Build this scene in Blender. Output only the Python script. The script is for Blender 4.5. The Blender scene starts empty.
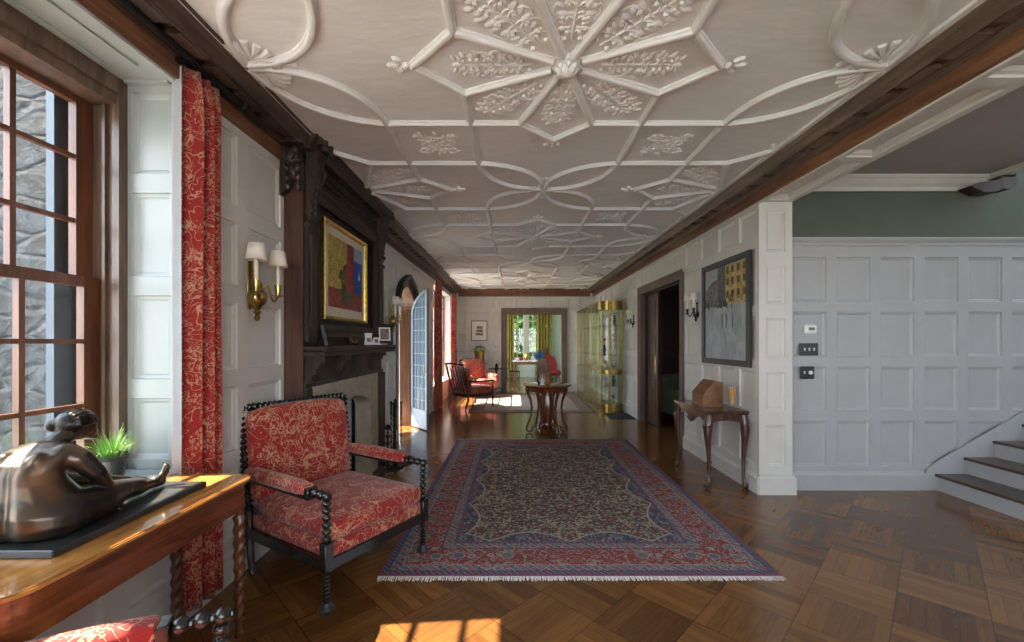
WORLD, SUNE, EXPO = 7.0, 26.0, 0.68
import bpy, bmesh, math, random
from mathutils import Vector, Matrix
random.seed(7)
PI = math.pi
SC = bpy.context.scene
COL = SC.collection

# ------------------------------------------------------------------ node helper
class G:
    def __init__(s, name):
        s.m = bpy.data.materials.new(name); s.m.use_nodes = True
        s.t = s.m.node_tree; s.t.nodes.clear()
        s.out = s.t.nodes.new('ShaderNodeOutputMaterial')
    def n(s, ty, **kw):
        nd = s.t.nodes.new('ShaderNode' + ty)
        for k, v in kw.items(): setattr(nd, k, v)
        return nd
    def put(s, sock, v):
        if v is None: return
        if isinstance(v, bpy.types.NodeSocket): s.t.links.new(v, sock)
        elif isinstance(v, (tuple, list)) and len(v) == 3 and sock.type == 'RGBA': sock.default_value = (*v, 1)
        else: sock.default_value = v
    def math(s, op, a, b=None, c=None):
        nd = s.n('Math', operation=op)
        for i, v in enumerate((a, b, c)): s.put(nd.inputs[i], v)
        return nd.outputs[0]
    def ss(s, x, lo, hi, a=0.0, b=1.0):
        nd = s.n('MapRange', interpolation_type='SMOOTHSTEP')
        s.put(nd.inputs[0], x); nd.inputs[1].default_value = lo; nd.inputs[2].default_value = hi
        nd.inputs[3].default_value = a; nd.inputs[4].default_value = b
        return nd.outputs[0]
    def mix(s, f, a, b, mode='MIX'):
        nd = s.n('Mix', data_type='RGBA', blend_type=mode)
        s.put(nd.inputs[0], f); s.put(nd.inputs[6], a); s.put(nd.inputs[7], b)
        return nd.outputs[2]
    def obj(s): return s.n('TexCoord').outputs['Object']
    def pos(s): return s.n('NewGeometry').outputs['Position']
    def xyz(s, v):
        nd = s.n('SeparateXYZ'); s.put(nd.inputs[0], v); return nd.outputs
    def comb(s, x, y, z=0.0):
        nd = s.n('CombineXYZ'); s.put(nd.inputs[0], x); s.put(nd.inputs[1], y); s.put(nd.inputs[2], z)
        return nd.outputs[0]
    def mapv(s, v, sc=(1, 1, 1), rot=(0, 0, 0), loc=(0, 0, 0)):
        nd = s.n('Mapping'); s.put(nd.inputs[0], v)
        nd.inputs['Scale'].default_value = sc; nd.inputs['Rotation'].default_value = rot; nd.inputs['Location'].default_value = loc
        return nd.outputs[0]
    def noise(s, v, scale, detail=3, rough=.5, dist=0, color=False):
        nd = s.n('TexNoise'); s.put(nd.inputs['Vector'], v)
        nd.inputs['Scale'].default_value = scale; nd.inputs['Detail'].default_value = detail
        nd.inputs['Roughness'].default_value = rough; nd.inputs['Distortion'].default_value = dist
        return nd.outputs['Color' if color else 'Fac']
    def vor(s, v, scale, out='Distance', feature='F1', rnd=1.0):
        nd = s.n('TexVoronoi', feature=feature); s.put(nd.inputs['Vector'], v)
        nd.inputs['Scale'].default_value = scale; nd.inputs['Randomness'].default_value = rnd
        return nd.outputs[out]
    def white(s, v):
        nd = s.n('TexWhiteNoise', noise_dimensions='3D'); s.put(nd.inputs['Vector'], v); return nd.outputs['Value']
    def bsdf(s, col, rough=.5, metal=0., bump=None, bstr=.3, bdist=.01, spec=.5, coat=0., sheen=0., trans=0., emit=None, estr=0.):
        b = s.n('BsdfPrincipled')
        s.put(b.inputs['Base Color'], col); s.put(b.inputs['Roughness'], rough); s.put(b.inputs['Metallic'], metal)
        b.inputs['Specular IOR Level'].default_value = spec
        b.inputs['Coat Weight'].default_value = coat; b.inputs['Coat Roughness'].default_value = .12
        b.inputs['Sheen Weight'].default_value = sheen; b.inputs['Transmission Weight'].default_value = trans
        if emit is not None:
            s.put(b.inputs['Emission Color'], emit); b.inputs['Emission Strength'].default_value = estr
        if bump is not None:
            bm = s.n('Bump'); bm.inputs['Strength'].default_value = bstr; bm.inputs['Distance'].default_value = bdist
            s.put(bm.inputs['Height'], bump); s.t.links.new(bm.outputs[0], b.inputs['Normal'])
        s.t.links.new(b.outputs[0], s.out.inputs[0])
        return s.m

def sc(c, k): return tuple(min(1, x * k) for x in c)
def plain(name, col, rough=.5, metal=0., var=.08, nscale=12, bstr=.1, spec=.5, coat=0., sheen=0.):
    g = G(name); o = g.obj(); f = g.noise(o, nscale, 4)
    c = g.mix(g.ss(f, .3, .7), sc(col, 1 - var), sc(col, 1 + var))
    return g.bsdf(c, rough, metal, f if bstr else None, bstr, .004, spec, coat, sheen)
def wood(name, dark, light, axis=2, rough=.35, coat=0., scale=1., bstr=.12):
    g = G(name); o = g.obj()
    s3 = [22 * scale] * 3; s3[axis] = 1.6 * scale
    v = g.mapv(o, tuple(s3)); f = g.noise(v, 1.0, 6, .6, .6)
    f2 = g.noise(o, 2.2, 2)
    c = g.mix(g.ss(f, .32, .68), dark, light)
    c = g.mix(g.ss(f2, .35, .75, 0, .35), c, sc(dark, .8))
    return g.bsdf(c, rough, 0, f, bstr, .003, .5, coat)
M = {}
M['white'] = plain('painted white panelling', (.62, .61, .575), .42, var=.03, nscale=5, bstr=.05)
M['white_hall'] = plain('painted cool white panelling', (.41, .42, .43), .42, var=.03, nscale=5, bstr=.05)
M['bay'] = plain('painted pale green grey panelling', (.36, .40, .395), .35, var=.03, nscale=5, bstr=.05)
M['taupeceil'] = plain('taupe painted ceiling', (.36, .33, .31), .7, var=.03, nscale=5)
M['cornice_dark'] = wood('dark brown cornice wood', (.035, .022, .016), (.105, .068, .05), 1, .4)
M['sage'] = plain('grey green plaster', (.095, .11, .085), .75, var=.05, nscale=6)
M['pale_wall'] = plain('pale green wall', (.5, .6, .52), .6, var=.04)
M['dkwood'] = wood('very dark carved oak', (.016, .010, .008), (.058, .038, .028), 2, .55)
M['dkwood_h'] = wood('very dark oak along', (.02, .013, .010), (.07, .046, .034), 1, .5)
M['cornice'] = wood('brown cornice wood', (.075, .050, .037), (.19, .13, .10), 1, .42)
M['frieze'] = wood('reddish frieze wood', (.13, .055, .028), (.28, .13, .068), 1, .4)
M['taupe'] = wood('taupe painted wood casing', (.11, .072, .056), (.20, .135, .10), 2, .55)
M['sash'] = wood('rust stained sash wood', (.085, .030, .015), (.17, .062, .03), 2, .35)
M['casing'] = wood('brown window casing wood', (.075, .045, .03), (.16, .10, .07), 2, .35)
M['mahog'] = wood('polished mahogany', (.085, .022, .009), (.22, .066, .022), 1, .12, .4)
M['mahog_v'] = wood('mahogany turned leg', (.06, .02, .01), (.17, .06, .025), 2, .22, .3)
M['tabletop'] = wood('mahogany top with sun gold', (.30, .12, .03), (.55, .26, .07), 1, .10, .5)  # gold of the sunlit top is put into the wood colour
M['walnut'] = wood('dark walnut', (.032, .014, .009), (.105, .044, .028), 2, .25, .3)
M['oakbox'] = wood('brown oak box', (.12, .055, .022), (.26, .125, .055), 1, .35)
M['tread'] = wood('stair tread wood', (.05, .028, .018), (.11, .062, .04), 1, .3, .2)
M['ebony'] = plain('ebonised wood', (.016, .013, .012), .22, var=.25, nscale=30, coat=.4)
M['brass'] = plain('aged brass', (.42, .31, .11), .28, 1., var=.15, nscale=9, bstr=.1)
M['gold'] = plain('gold leaf frame', (.60, .42, .14), .36, 1., var=.2, nscale=25)
M['iron'] = plain('black iron', (.02, .02, .02), .45, .6, var=.2)
M['black'] = plain('black plastic', (.012, .012, .013), .35)
M['cream'] = plain('cream lampshade linen', (.82, .77, .68), .8, var=.02)
M['wax'] = plain('ivory candle sleeve', (.80, .74, .6), .5, var=.02)
M['silver'] = plain('silver metal', (.72, .72, .7), .2, 1., var=.1)
M['whiteobj'] = plain('white porcelain', (.85, .85, .83), .25, var=.03)
M['slate'] = plain('dark slate', (.028, .03, .032), .3, var=.2, nscale=20)
M['stonesur'] = plain('beige limestone', (.40, .35, .28), .7, var=.12, nscale=10, bstr=.3)
M['soot'] = plain('sooty firebrick', (.012, .011, .01), .9, var=.3)
M['lining'] = plain('white curtain lining', (.50, .53, .56), .8, var=.03)
M['yellowcloth'] = plain('yellow green curtain', (.27, .23, .05), .8, var=.15, nscale=8)
M['redplain'] = plain('red upholstery', (.42, .03, .035), .8, var=.15, nscale=18)
M['green'] = plain('green leaves', (.15, .32, .07), .5, var=.35, nscale=14)
M['greenup'] = plain('sage upholstery', (.16, .2, .13), .8)
M['tree'] = plain('tree foliage', (.045, .11, .012), .6, var=.6, nscale=1.6)
M['bark'] = plain('tree bark', (.06, .045, .03), .9)
M['bounce_terrace'] = plain('pale gravel terrace', (.38, .365, .34), .9, var=.15, nscale=3)  # pale ground added to bounce sunlight up onto the ceiling
M['lawn'] = plain('lawn grass', (.07, .13, .03), .9, var=.3, nscale=2)
M['blue'] = plain('blue hydrangea petals', (.03, .22, .62), .6, var=.3, nscale=30)
M['paper'] = plain('white paper', (.8, .8, .77), .8, var=.02)
M['bluegrey'] = plain('blue grey painted door', (.20, .27, .35), .35, var=.06, nscale=6)
M['buddha'] = plain('dark red brown carved wood', (.24, .11, .075), .45, var=.3, nscale=18, coat=.2)
M['terracotta'] = plain('terracotta', (.3, .13, .07), .8)
M['mat'] = plain('dark green rubber mat', (.02, .035, .035), .8)
M['goldsticks'] = plain('golden cane sticks', (.55, .30, .07), .5, var=.3, nscale=30)
M['darkdrape'] = plain('black drape', (.01, .01, .011), .85)

def m_plaster():
    g = G('white moulded plaster'); o = g.pos()
    f = g.noise(g.mapv(o, (1, 3.2, 1), (0, 0, .7)), 5, 4, .55, .4)
    c = g.mix(g.ss(f, .35, .65), (.735, .755, .765), (.785, .80, .81))
    return g.bsdf(c, .5, 0, f, .35, .012)
M['plaster'] = m_plaster()

def m_bronze():
    g = G('patinated bronze'); o = g.obj(); f = g.noise(o, 6, 4, .5)
    up = g.noise(o, 3.1, 2)
    c = g.mix(g.ss(f, .35, .65), (.045, .042, .04), (.10, .075, .055))
    c = g.mix(g.ss(up, .55, .75), c, (.24, .11, .05))
    return g.bsdf(c, .30, .8, f, .03, .003)
M['bronze'] = m_bronze()

def m_glass(name, tint=(1, 1, 1), gl=.12):
    g = G(name)
    tr = g.n('BsdfTransparent'); tr.inputs[0].default_value = (*tint, 1)
    gs = g.n('BsdfGlossy'); gs.inputs['Roughness'].default_value = .03
    gm = g.n('NewGeometry'); dt = g.n('VectorMath', operation='DOT_PRODUCT')
    g.t.links.new(gm.outputs['Normal'], dt.inputs[0]); g.t.links.new(gm.outputs['Incoming'], dt.inputs[1])
    co_ = g.math('SUBTRACT', 1.0, g.math('ABSOLUTE', dt.outputs['Value']))
    f = g.math('ADD', g.math('MULTIPLY', g.math('POWER', co_, 5.0), .8), .035 + gl * .1)
    mx = g.n('MixShader'); g.put(mx.inputs[0], f)
    g.t.links.new(tr.outputs[0], mx.inputs[1]); g.t.links.new(gs.outputs[0], mx.inputs[2])
    g.t.links.new(mx.outputs[0], g.out.inputs[0]); return g.m
M['glass'] = m_glass('clear window glass')
def m_leaded():
    g = G('bluish leaded glass'); o = g.obj()
    tr_ = g.n('BsdfTransparent'); tr_.inputs[0].default_value = (.45, .6, .75, 1)
    b = g.n('BsdfPrincipled'); b.inputs['Base Color'].default_value = (.17, .24, .34, 1); b.inputs['Roughness'].default_value = .15
    mx = g.n('MixShader'); mx.inputs[0].default_value = .6
    g.t.links.new(tr_.outputs[0], mx.inputs[1]); g.t.links.new(b.outputs[0], mx.inputs[2]); g.t.links.new(mx.outputs[0], g.out.inputs[0]); return g.m
M['leaded'] = m_leaded()
M['glass_reflect'] = m_glass('cabinet glass tinted for reflections', (.78, .88, .74), .5)  # green reflections on the front pane are put into the tint

def m_parquet():
    g = G('oak parquet squares laid diagonally'); p = g.xyz(g.pos()); L = .3785
    a = g.math('SUBTRACT', p[0], .162); b = g.math('SUBTRACT', p[1], 2.526)
    u = g.math('MULTIPLY', g.math('ADD', a, b), .70711 / L); v = g.math('MULTIPLY', g.math('SUBTRACT', b, a), .70711 / L)
    fu, fv = g.math('FLOOR', u), g.math('FLOOR', v)
    ru, rv = g.math('FRACT', u), g.math('FRACT', v)
    par = g.math('FLOORED_MODULO', g.math('ADD', fu, fv), 2.0)      # alternate board direction
    inv = g.math('SUBTRACT', 1.0, par)
    across = g.math('ADD', g.math('MULTIPLY', ru, par), g.math('MULTIPLY', rv, inv))
    along = g.math('ADD', g.math('MULTIPLY', rv, par), g.math('MULTIPLY', ru, inv))
    k = g.math('MULTIPLY', across, 6.0)
    tile = g.white(g.comb(fu, fv, 3.3))
    plank = g.white(g.comb(g.math('ADD', g.math('MULTIPLY', fu, 7.1), g.math('FLOOR', k)), fv, 1.7))
    seed = g.math('MULTIPLY', plank, 40.0)
    gr = g.noise(g.comb(g.math('MULTIPLY', along, 2.2), g.math('MULTIPLY', across, 15.0), seed), 1.0, 4, .5, 1.2)
    br = g.math('ADD', g.math('MULTIPLY', plank, .24), g.math('ADD', g.math('MULTIPLY', tile, .32), g.math('MULTIPLY', gr, .40)))
    c = g.mix(g.ss(br, .15, .85), (.095, .039, .013), (.27, .12, .034))
    edge = g.math('MINIMUM', g.math('MINIMUM', ru, rv), g.math('MINIMUM', g.math('SUBTRACT', 1.0, ru), g.math('SUBTRACT', 1.0, rv)))
    fk = g.math('FRACT', k); ek = g.math('MINIMUM', fk, g.math('SUBTRACT', 1.0, fk))
    c = g.mix(g.ss(edge, .004, .012, .5, 0), c, (.02, .009, .005))
    c = g.mix(g.ss(ek, .01, .05, .4, 0), c, (.03, .013, .006))
    r = .2
    return g.bsdf(c, r, 0, None, 0, .001, .5, .1)
M['parquet'] = m_parquet()

def m_brocade(name='red floral brocade', red=(.25, .014, .012), ecru=(.56, .33, .20), s=1.0):
    g = G(name); o = g.obj()
    w = g.noise(o, 3.0 * s, 2, .5, 0, True)
    vv = g.n('VectorMath', operation='MULTIPLY_ADD'); g.put(vv.inputs[0], w); vv.inputs[1].default_value = (.10, .10, .10); g.put(vv.inputs[2], o)
    p = vv.outputs[0]
    n1 = g.noise(p, 8.5 * s, .4, .4, 1.6)
    l1 = g.ss(g.math('ABSOLUTE', g.math('SUBTRACT', n1, .5)), .008, .026, 1, 0)
    n2 = g.noise(g.mapv(p, loc=(3, 7, 1)), 15 * s, .6, .5, 2.2)
    l2 = g.ss(g.math('ABSOLUTE', g.math('SUBTRACT', n2, .5)), .012, .035, 1, 0)
    vd = g.vor(g.mapv(p, (1, 1, .5), (.5, .3, .6)), 58 * s, 'Distance', 'DISTANCE_TO_EDGE')
    leafmask = g.ss(g.noise(g.mapv(p, loc=(9, 2, 5)), 9 * s, 1), .52, .54)
    leaf = g.math('MULTIPLY', g.ss(vd, .10, .2), leafmask)
    l2m = g.math('MULTIPLY', l2, g.ss(g.noise(p, 5 * s, 0), .44, .5))
    f = g.math('MAXIMUM', l1, g.math('MAXIMUM', g.math('MULTIPLY', leaf, .8), l2m))
    weave = g.noise(o, 160, 1)
    base = g.mix(g.ss(weave, .3, .7), red, sc(red, 1.35))
    c = g.mix(g.math('MULTIPLY', f, .78), base, ecru)
    return g.bsdf(c, .75, 0, f, .12, .003, .3, 0, .25)
M['brocade'] = m_brocade()
M['curtain'] = m_brocade('red and ecru curtain brocade', (.24, .014, .013), (.52, .31, .20), 1.25)

def m_rug():
    g = G('persian carpet pile'); p = g.xyz(g.obj())       # object origin at the rug centre
    W, Lh = 1.295, 1.875
    ax, ay = g.math('ABSOLUTE', p[0]), g.math('ABSOLUTE', p[1])
    d = g.math('MINIMUM', g.math('SUBTRACT', W, ax), g.math('SUBTRACT', Lh, ay))
    q = g.comb(ax, ay, 0)                                   # mirrored in both directions
    # field: dense floral on beige
    def contour(scale, w, dist=2.0, off=0.0):
        nn = g.noise(g.mapv(q, loc=(off, off * .7, off)), scale, .5, .5, dist)
        return g.ss(g.math('ABSOLUTE', g.math('SUBTRACT', nn, .5)), w * .35, w, 1, 0)
    v1 = g.vor(q, 11, 'Distance'); v2 = g.vor(q, 11, 'Color'); vs = g.xyz(v2)
    fl = g.ss(v1, .30, .40, 1, 0); flc = g.ss(v1, .1, .16, 1, 0)
    beige, navy, red = (.50, .40, .27), (.035, .042, .11), (.30, .030, .026)
    field = g.mix(contour(10, .10), beige, (.075, .04, .03))
    field = g.mix(contour(15, .075, 1.5, 4.), field, (.07, .06, .045))
    field = g.mix(fl, field, g.mix(g.ss(vs[0], .65, .7), (.15, .04, .03), (.06, .055, .08)))
    field = g.mix(flc, field, (.55, .45, .33))
    # scalloped navy edge of the field
    sx = g.math('MULTIPLY', g.math('ABSOLUTE', g.math('SINE', g.math('MULTIPLY', ax, 5.2))), .15)
    sy = g.math('MULTIPLY', g.math('ABSOLUTE', g.math('SINE', g.math('MULTIPLY', ay, 4.6))), .12)
    dx = g.math('SUBTRACT', g.math('SUBTRACT', W - .46, ax), sy); dy = g.math('SUBTRACT', g.math('SUBTRACT', Lh - .46, ay), sx)
    e = g.math('MINIMUM', dx, dy)
    nav = g.mix(contour(13, .07, 2., 2.), navy, (.36, .30, .27))
    nav = g.mix(fl, nav, g.mix(g.ss(vs[1], .4, .6), (.28, .06, .05), (.16, .2, .3)))
    field = g.mix(g.ss(e, -.004, .004, 1, 0), field, nav)
    field = g.mix(g.ss(g.math('ABSOLUTE', e), .006, .012, 1, 0), field, (.5, .42, .36))
    # main border
    mb = g.mix(contour(13, .07, 1.8, 6.), red, (.42, .33, .28))
    v3 = g.vor(q, 7.5, 'Distance', rnd=.55); v3c = g.xyz(g.vor(q, 7.5, 'Color', rnd=.55))
    mb = g.mix(g.ss(v3, .34, .38, 1, 0), mb, (.5, .42, .36))
    mb = g.mix(g.ss(v3, .30, .34, 1, 0), mb, g.mix(g.ss(v3c[0], .4, .5), (.10, .13, .24), (.16, .2, .19)))
    mb = g.mix(g.ss(v3, .13, .17, 1, 0), mb, (.40, .09, .07))
    # guard stripes with small medallions
    tcoord = g.math('ADD', p[0], p[1])
    gp = g.math('SINE', g.math('MULTIPLY', tcoord, 52.0)); gq = g.math('SINE', g.math('MULTIPLY', tcoord, 150.0))
    gd = g.mix(g.ss(gp, .1, .5), (.33, .29, .31), (.28, .06, .06)); gd = g.mix(g.ss(gp, -.5, -.3, 1, 0), gd, (.06, .08, .16))
    gd = g.mix(contour(30, .06, 2., 1.), gd, (.5, .45, .42))
    gb = g.mix(g.ss(gq, 0, .4), (.05, .05, .15), (.20, .18, .28))
    c = gb
    def step(c, at, nxt): return g.mix(g.ss(d, at - .002, at + .002), c, nxt)
    c = g.mix(g.ss(d, .012, .015), (.36, .03, .05), c)
    c = step(c, .05, (.04, .04, .08)); c = step(c, .057, gd); c = step(c, .125, (.5, .42, .38)); c = step(c, .131, mb)
    c = step(c, .345, (.04, .04, .07)); c = step(c, .352, gd); c = step(c, .425, gb); c = step(c, .445, (.30, .04, .04)); c = step(c, .452, field)
    c = g.mix(.26, c, (.22, .20, .20)); pile = g.noise(g.obj(), 240, 2)
    c = g.mix(g.math('MULTIPLY', pile, .35), c, (.05, .045, .05), 'MULTIPLY')

    return g.bsdf(c, .95, 0, pile, .3, .004, .1)
M['rug'] = m_rug()
def m_rug2():
    g = G('pale worn carpet'); o = g.obj(); p = g.xyz(o)
    d = g.math('MINIMUM', g.math('SUBTRACT', 1.36, g.math('ABSOLUTE', p[0])), g.math('SUBTRACT', 1.65, g.math('ABSOLUTE', p[1])))
    f = g.noise(o, 12, 3, .6, 1.5)
    c = g.mix(g.ss(f, .4, .6), (.38, .31, .25), (.52, .45, .38))
    c = g.mix(g.ss(d, .30, .31, 1, 0), c, g.mix(g.ss(f, .45, .55), (.22, .12, .10), (.36, .3, .26)))
    c = g.mix(g.ss(d, .04, .05, 1, 0), c, (.2, .13, .1))
    return g.bsdf(c, .9, 0, f, .2, .003, .2)
M['rug2'] = m_rug2()
def m_stonewall():
    g = G('rough grey fieldstone masonry'); o = g.pos()
    v = g.mapv(o, (1, 1, 1.9)); w = g.noise(v, 2, 2, .5, 0, True)
    vv = g.n('VectorMath', operation='MULTIPLY_ADD'); g.put(vv.inputs[0], w); vv.inputs[1].default_value = (.25,) * 3; g.put(vv.inputs[2], v)
    e = g.vor(vv.outputs[0], 2.3, 'Distance', 'DISTANCE_TO_EDGE')
    cc = g.xyz(g.vor(vv.outputs[0], 2.3, 'Color'))
    f = g.noise(o, 8, 8, .7, .6)
    c = g.mix(g.ss(f, .38, .62), (.004, .007, .011), (.036, .045, .057))
    c = g.mix(g.ss(cc[0], 0, 1, 0, .35), c, (.03, .03, .027))
    c = g.mix(g.ss(e, .01, .04, .5, 0), c, (.05, .055, .06))
    h = g.math('ADD', g.math('MULTIPLY', f, 1.1), g.ss(e, 0, .12, 0, .5))
    return g.bsdf(c, .9, 0, h, 1.0, .06, .2)
M['fieldstone'] = m_stonewall()
# ------------------------------------------------------------------ mesh helper
class MB:
    def __init__(s, mt=None): s.v = []; s.f = []; s.mi = []; s.mt = mt or Matrix.Identity(4); s.cur = 0
    def add(s, vs, fs, loc=None):
        k = len(s.v); mt = s.mt @ loc if loc is not None else s.mt
        s.v += [mt @ Vector(p) for p in vs]
        s.f += [[k + i for i in f] for f in fs]; s.mi += [s.cur] * len(fs); return s
    def box(s, x0, x1, y0, y1, z0, z1, loc=None, b=0.0):
        if b <= 0:
            vs = [(x, y, z) for x in (x0, x1) for y in (y0, y1) for z in (z0, z1)]
            return s.add(vs, [(0, 1, 3, 2), (4, 6, 7, 5), (0, 4, 5, 1), (2, 3, 7, 6), (0, 2, 6, 4), (1, 5, 7, 3)], loc)
        bm = bmesh.new(); bmesh.ops.create_cube(bm, size=1)
        for v in bm.verts:
            v.co = Vector(((x0 + x1) / 2 + v.co.x * (x1 - x0), (y0 + y1) / 2 + v.co.y * (y1 - y0), (z0 + z1) / 2 + v.co.z * (z1 - z0)))
        bmesh.ops.bevel(bm, geom=bm.edges[:], offset=b, segments=3 if b > .012 else 1, profile=.5, affect='EDGES')
        return s.frombm(bm, loc)
    def frombm(s, bm, loc=None):
        bm.verts.index_update()
        s.add([v.co[:] for v in bm.verts], [[v.index for v in f.verts] for f in bm.faces], loc); bm.free(); return s
    def sweep(s, path, prof, closed=False, up=None, loc=None, cap=True):
        """prof: list of (a,b) section points (closed) or function of index -> points"""
        n = len(path); P = [Vector(p) for p in path]; rings = []
        prevN = None
        for i in range(n):
            if closed: t = P[(i + 1) % n] - P[i - 1]
            else: t = P[min(i + 1, n - 1)] - P[max(i - 1, 0)]
            t = t.normalized() if t.length > 1e-9 else Vector((0, 0, 1))
            if up is not None: N = t.cross(Vector(up))
            elif prevN is None:
                N = t.cross(Vector((0, 0, 1)))
                if N.length < .1: N = t.cross(Vector((0, 1, 0)))
            else: N = prevN - t * prevN.dot(t)
            N.normalize(); prevN = N; B = N.cross(t).normalized()
            pr = prof(i) if callable(prof) else prof
            k = 1.0
            if up is not None and 0 < i < n - 1:
                c = (P[i] - P[i - 1]).normalized().dot(t); k = 1 / max(.5, c)
            rings.append([P[i] + N * a * k + B * b for a, b in pr])
        m = len(rings[0]); vs = [v[:] for r in rings for v in r]; fs = []
        for i in range(n if closed else n - 1):
            j = (i + 1) % n
            for q in range(m):
                r = (q + 1) % m; fs.append((i * m + q, i * m + r, j * m + r, j * m + q))
        if cap and not closed: fs.append(tuple(range(m - 1, -1, -1))); fs.append(tuple((n - 1) * m + q for q in range(m)))
        return s.add(vs, fs, loc)
    def tube(s, path, r, seg=8, flat=1.0, loc=None, closed=False):
        rr = r if isinstance(r, (list, tuple)) else [r] * len(path)
        return s.sweep(path, lambda i: [(rr[i] * math.cos(2 * PI * q / seg), rr[i] * flat * math.sin(2 * PI * q / seg)) for q in range(seg)], closed, None, loc)
    def lathe(s, prof, c=(0, 0, 0), seg=20, loc=None, mod=None):
        vs = []; fs = []; m = len(prof)
        for q in range(seg):
            a = 2 * PI * q / seg
            for (r, z) in prof:
                rr = r * (mod(a, z) if mod else 1)
                vs.append((c[0] + rr * math.cos(a), c[1] + rr * math.sin(a), c[2] + z))
        for q in range(seg):
            w = (q + 1) % seg
            for i in range(m - 1): fs.append((q * m + i, w * m + i, w * m + i + 1, q * m + i + 1))
        fs.append(tuple(q * m for q in range(seg - 1, -1, -1))); fs.append(tuple(q * m + m - 1 for q in range(seg)))
        return s.add(vs, fs, loc)
    def ball(s, c, r, seg=8, rings=6, loc=None):
        rx, ry, rz = r if isinstance(r, (tuple, list)) else (r, r, r)
        vs = [(c[0], c[1], c[2] - rz)]; fs = []
        for i in range(1, rings):
            t = -PI / 2 + PI * i / rings
            for q in range(seg):
                a = 2 * PI * q / seg
                vs.append((c[0] + rx * math.cos(t) * math.cos(a), c[1] + ry * math.cos(t) * math.sin(a), c[2] + rz * math.sin(t)))
        vs.append((c[0], c[1], c[2] + rz))
        for q in range(seg): fs.append((0, 1 + (q + 1) % seg, 1 + q))
        for i in range(rings - 2):
            for q in range(seg):
                a = 1 + i * seg + q; b = 1 + i * seg + (q + 1) % seg; fs.append((a, b, b + seg, a + seg))
        T = len(vs) - 1; k = 1 + (rings - 2) * seg
        for q in range(seg): fs.append((k + q, k + (q + 1) % seg, T))
        return s.add(vs, fs, loc)
    def prism(s, poly, axis, a0, a1, loc=None):
        """poly in the two other axes (order x,y,z minus axis)"""
        def mk(p, a):
            q = list(p); q.insert(axis, a); return tuple(q)
        n = len(poly); vs = [mk(p, a0) for p in poly] + [mk(p, a1) for p in poly]
        fs = [tuple(range(n - 1, -1, -1)), tuple(range(n, 2 * n))] + [(i, (i + 1) % n, n + (i + 1) % n, n + i) for i in range(n)]
        return s.add(vs, fs, loc)
    def strip(s, outer, inner, axis, a0, a1):
        """solid band between two polylines with equal counts"""
        def mk(p, a):
            q = list(p); q.insert(axis, a); return tuple(q)
        n = len(outer); vs = [mk(p, a0) for p in outer] + [mk(p, a0) for p in inner] + [mk(p, a1) for p in outer] + [mk(p, a1) for p in inner]
        fs = []
        for i in range(n - 1):
            fs += [(i, i + 1, n + i + 1, n + i), (2 * n + i, 3 * n + i, 3 * n + i + 1, 2 * n + i + 1),
                   (i, 2 * n + i, 2 * n + i + 1, i + 1), (n + i, n + i + 1, 3 * n + i + 1, 3 * n + i)]
        fs += [(0, n, 3 * n, 2 * n), (n - 1, 3 * n - 1, 4 * n - 1, 2 * n - 1)]
        return s.add(vs, fs)
    def build(s, name, mat, parent=None, smooth=False, loc=None, rz=0):
        me = bpy.data.meshes.new(name); me.from_pydata([v[:] for v in s.v], [], s.f)
        mats = mat if isinstance(mat, (list, tuple)) else [mat]
        for q in mats: me.materials.append(M[q] if isinstance(q, str) else q)
        for p, k in zip(me.polygons, s.mi): p.material_index = min(k, len(mats) - 1)
        bm = bmesh.new(); bm.from_mesh(me); bmesh.ops.recalc_face_normals(bm, faces=bm.faces[:]); bm.to_mesh(me); bm.free()
        if smooth:
            for p in me.polygons: p.use_smooth = True
            try: me.set_sharp_from_angle(angle=math.radians(42))
            except Exception: pass
        o = bpy.data.objects.new(name, me); COL.objects.link(o)
        if parent: o.parent = parent
        if loc: o.location = loc
        if rz: o.rotation_euler = (0, 0, rz)
        return o
def tag(o, label=None, cat=None, group=None, kind=None):
    if label: o['label'] = label
    if cat: o['category'] = cat
    if group: o['group'] = group
    if kind: o['kind'] = kind
    return o
def thing(name, label, cat, loc=(0, 0, 0), rz=0, group=None):
    o = bpy.data.objects.new(name, None); COL.objects.link(o); o.location = loc; o.rotation_euler = (0, 0, rz)
    o.empty_display_size = .1
    return tag(o, label, cat, group)
def dup(root, loc=None, rz=None, label=None, group=None, skip=()):
    r = root.copy(); COL.objects.link(r)
    if loc: r.location = loc
    if rz is not None: r.rotation_euler = (0, 0, rz)
    if label: r['label'] = label
    if group: r['group'] = group
    for ch in list(root.children):
        c = ch.copy(); COL.objects.link(c); c.parent = r
        for g2 in list(ch.children):
            d = g2.copy(); COL.objects.link(d); d.parent = c
    return r
def S(o): return tag(o, kind='structure')
EYE = 1.5
def rot(axis, a): return Matrix.Rotation(a, 4, axis)
def tr(x, y, z): return Matrix.Translation((x, y, z))

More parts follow.
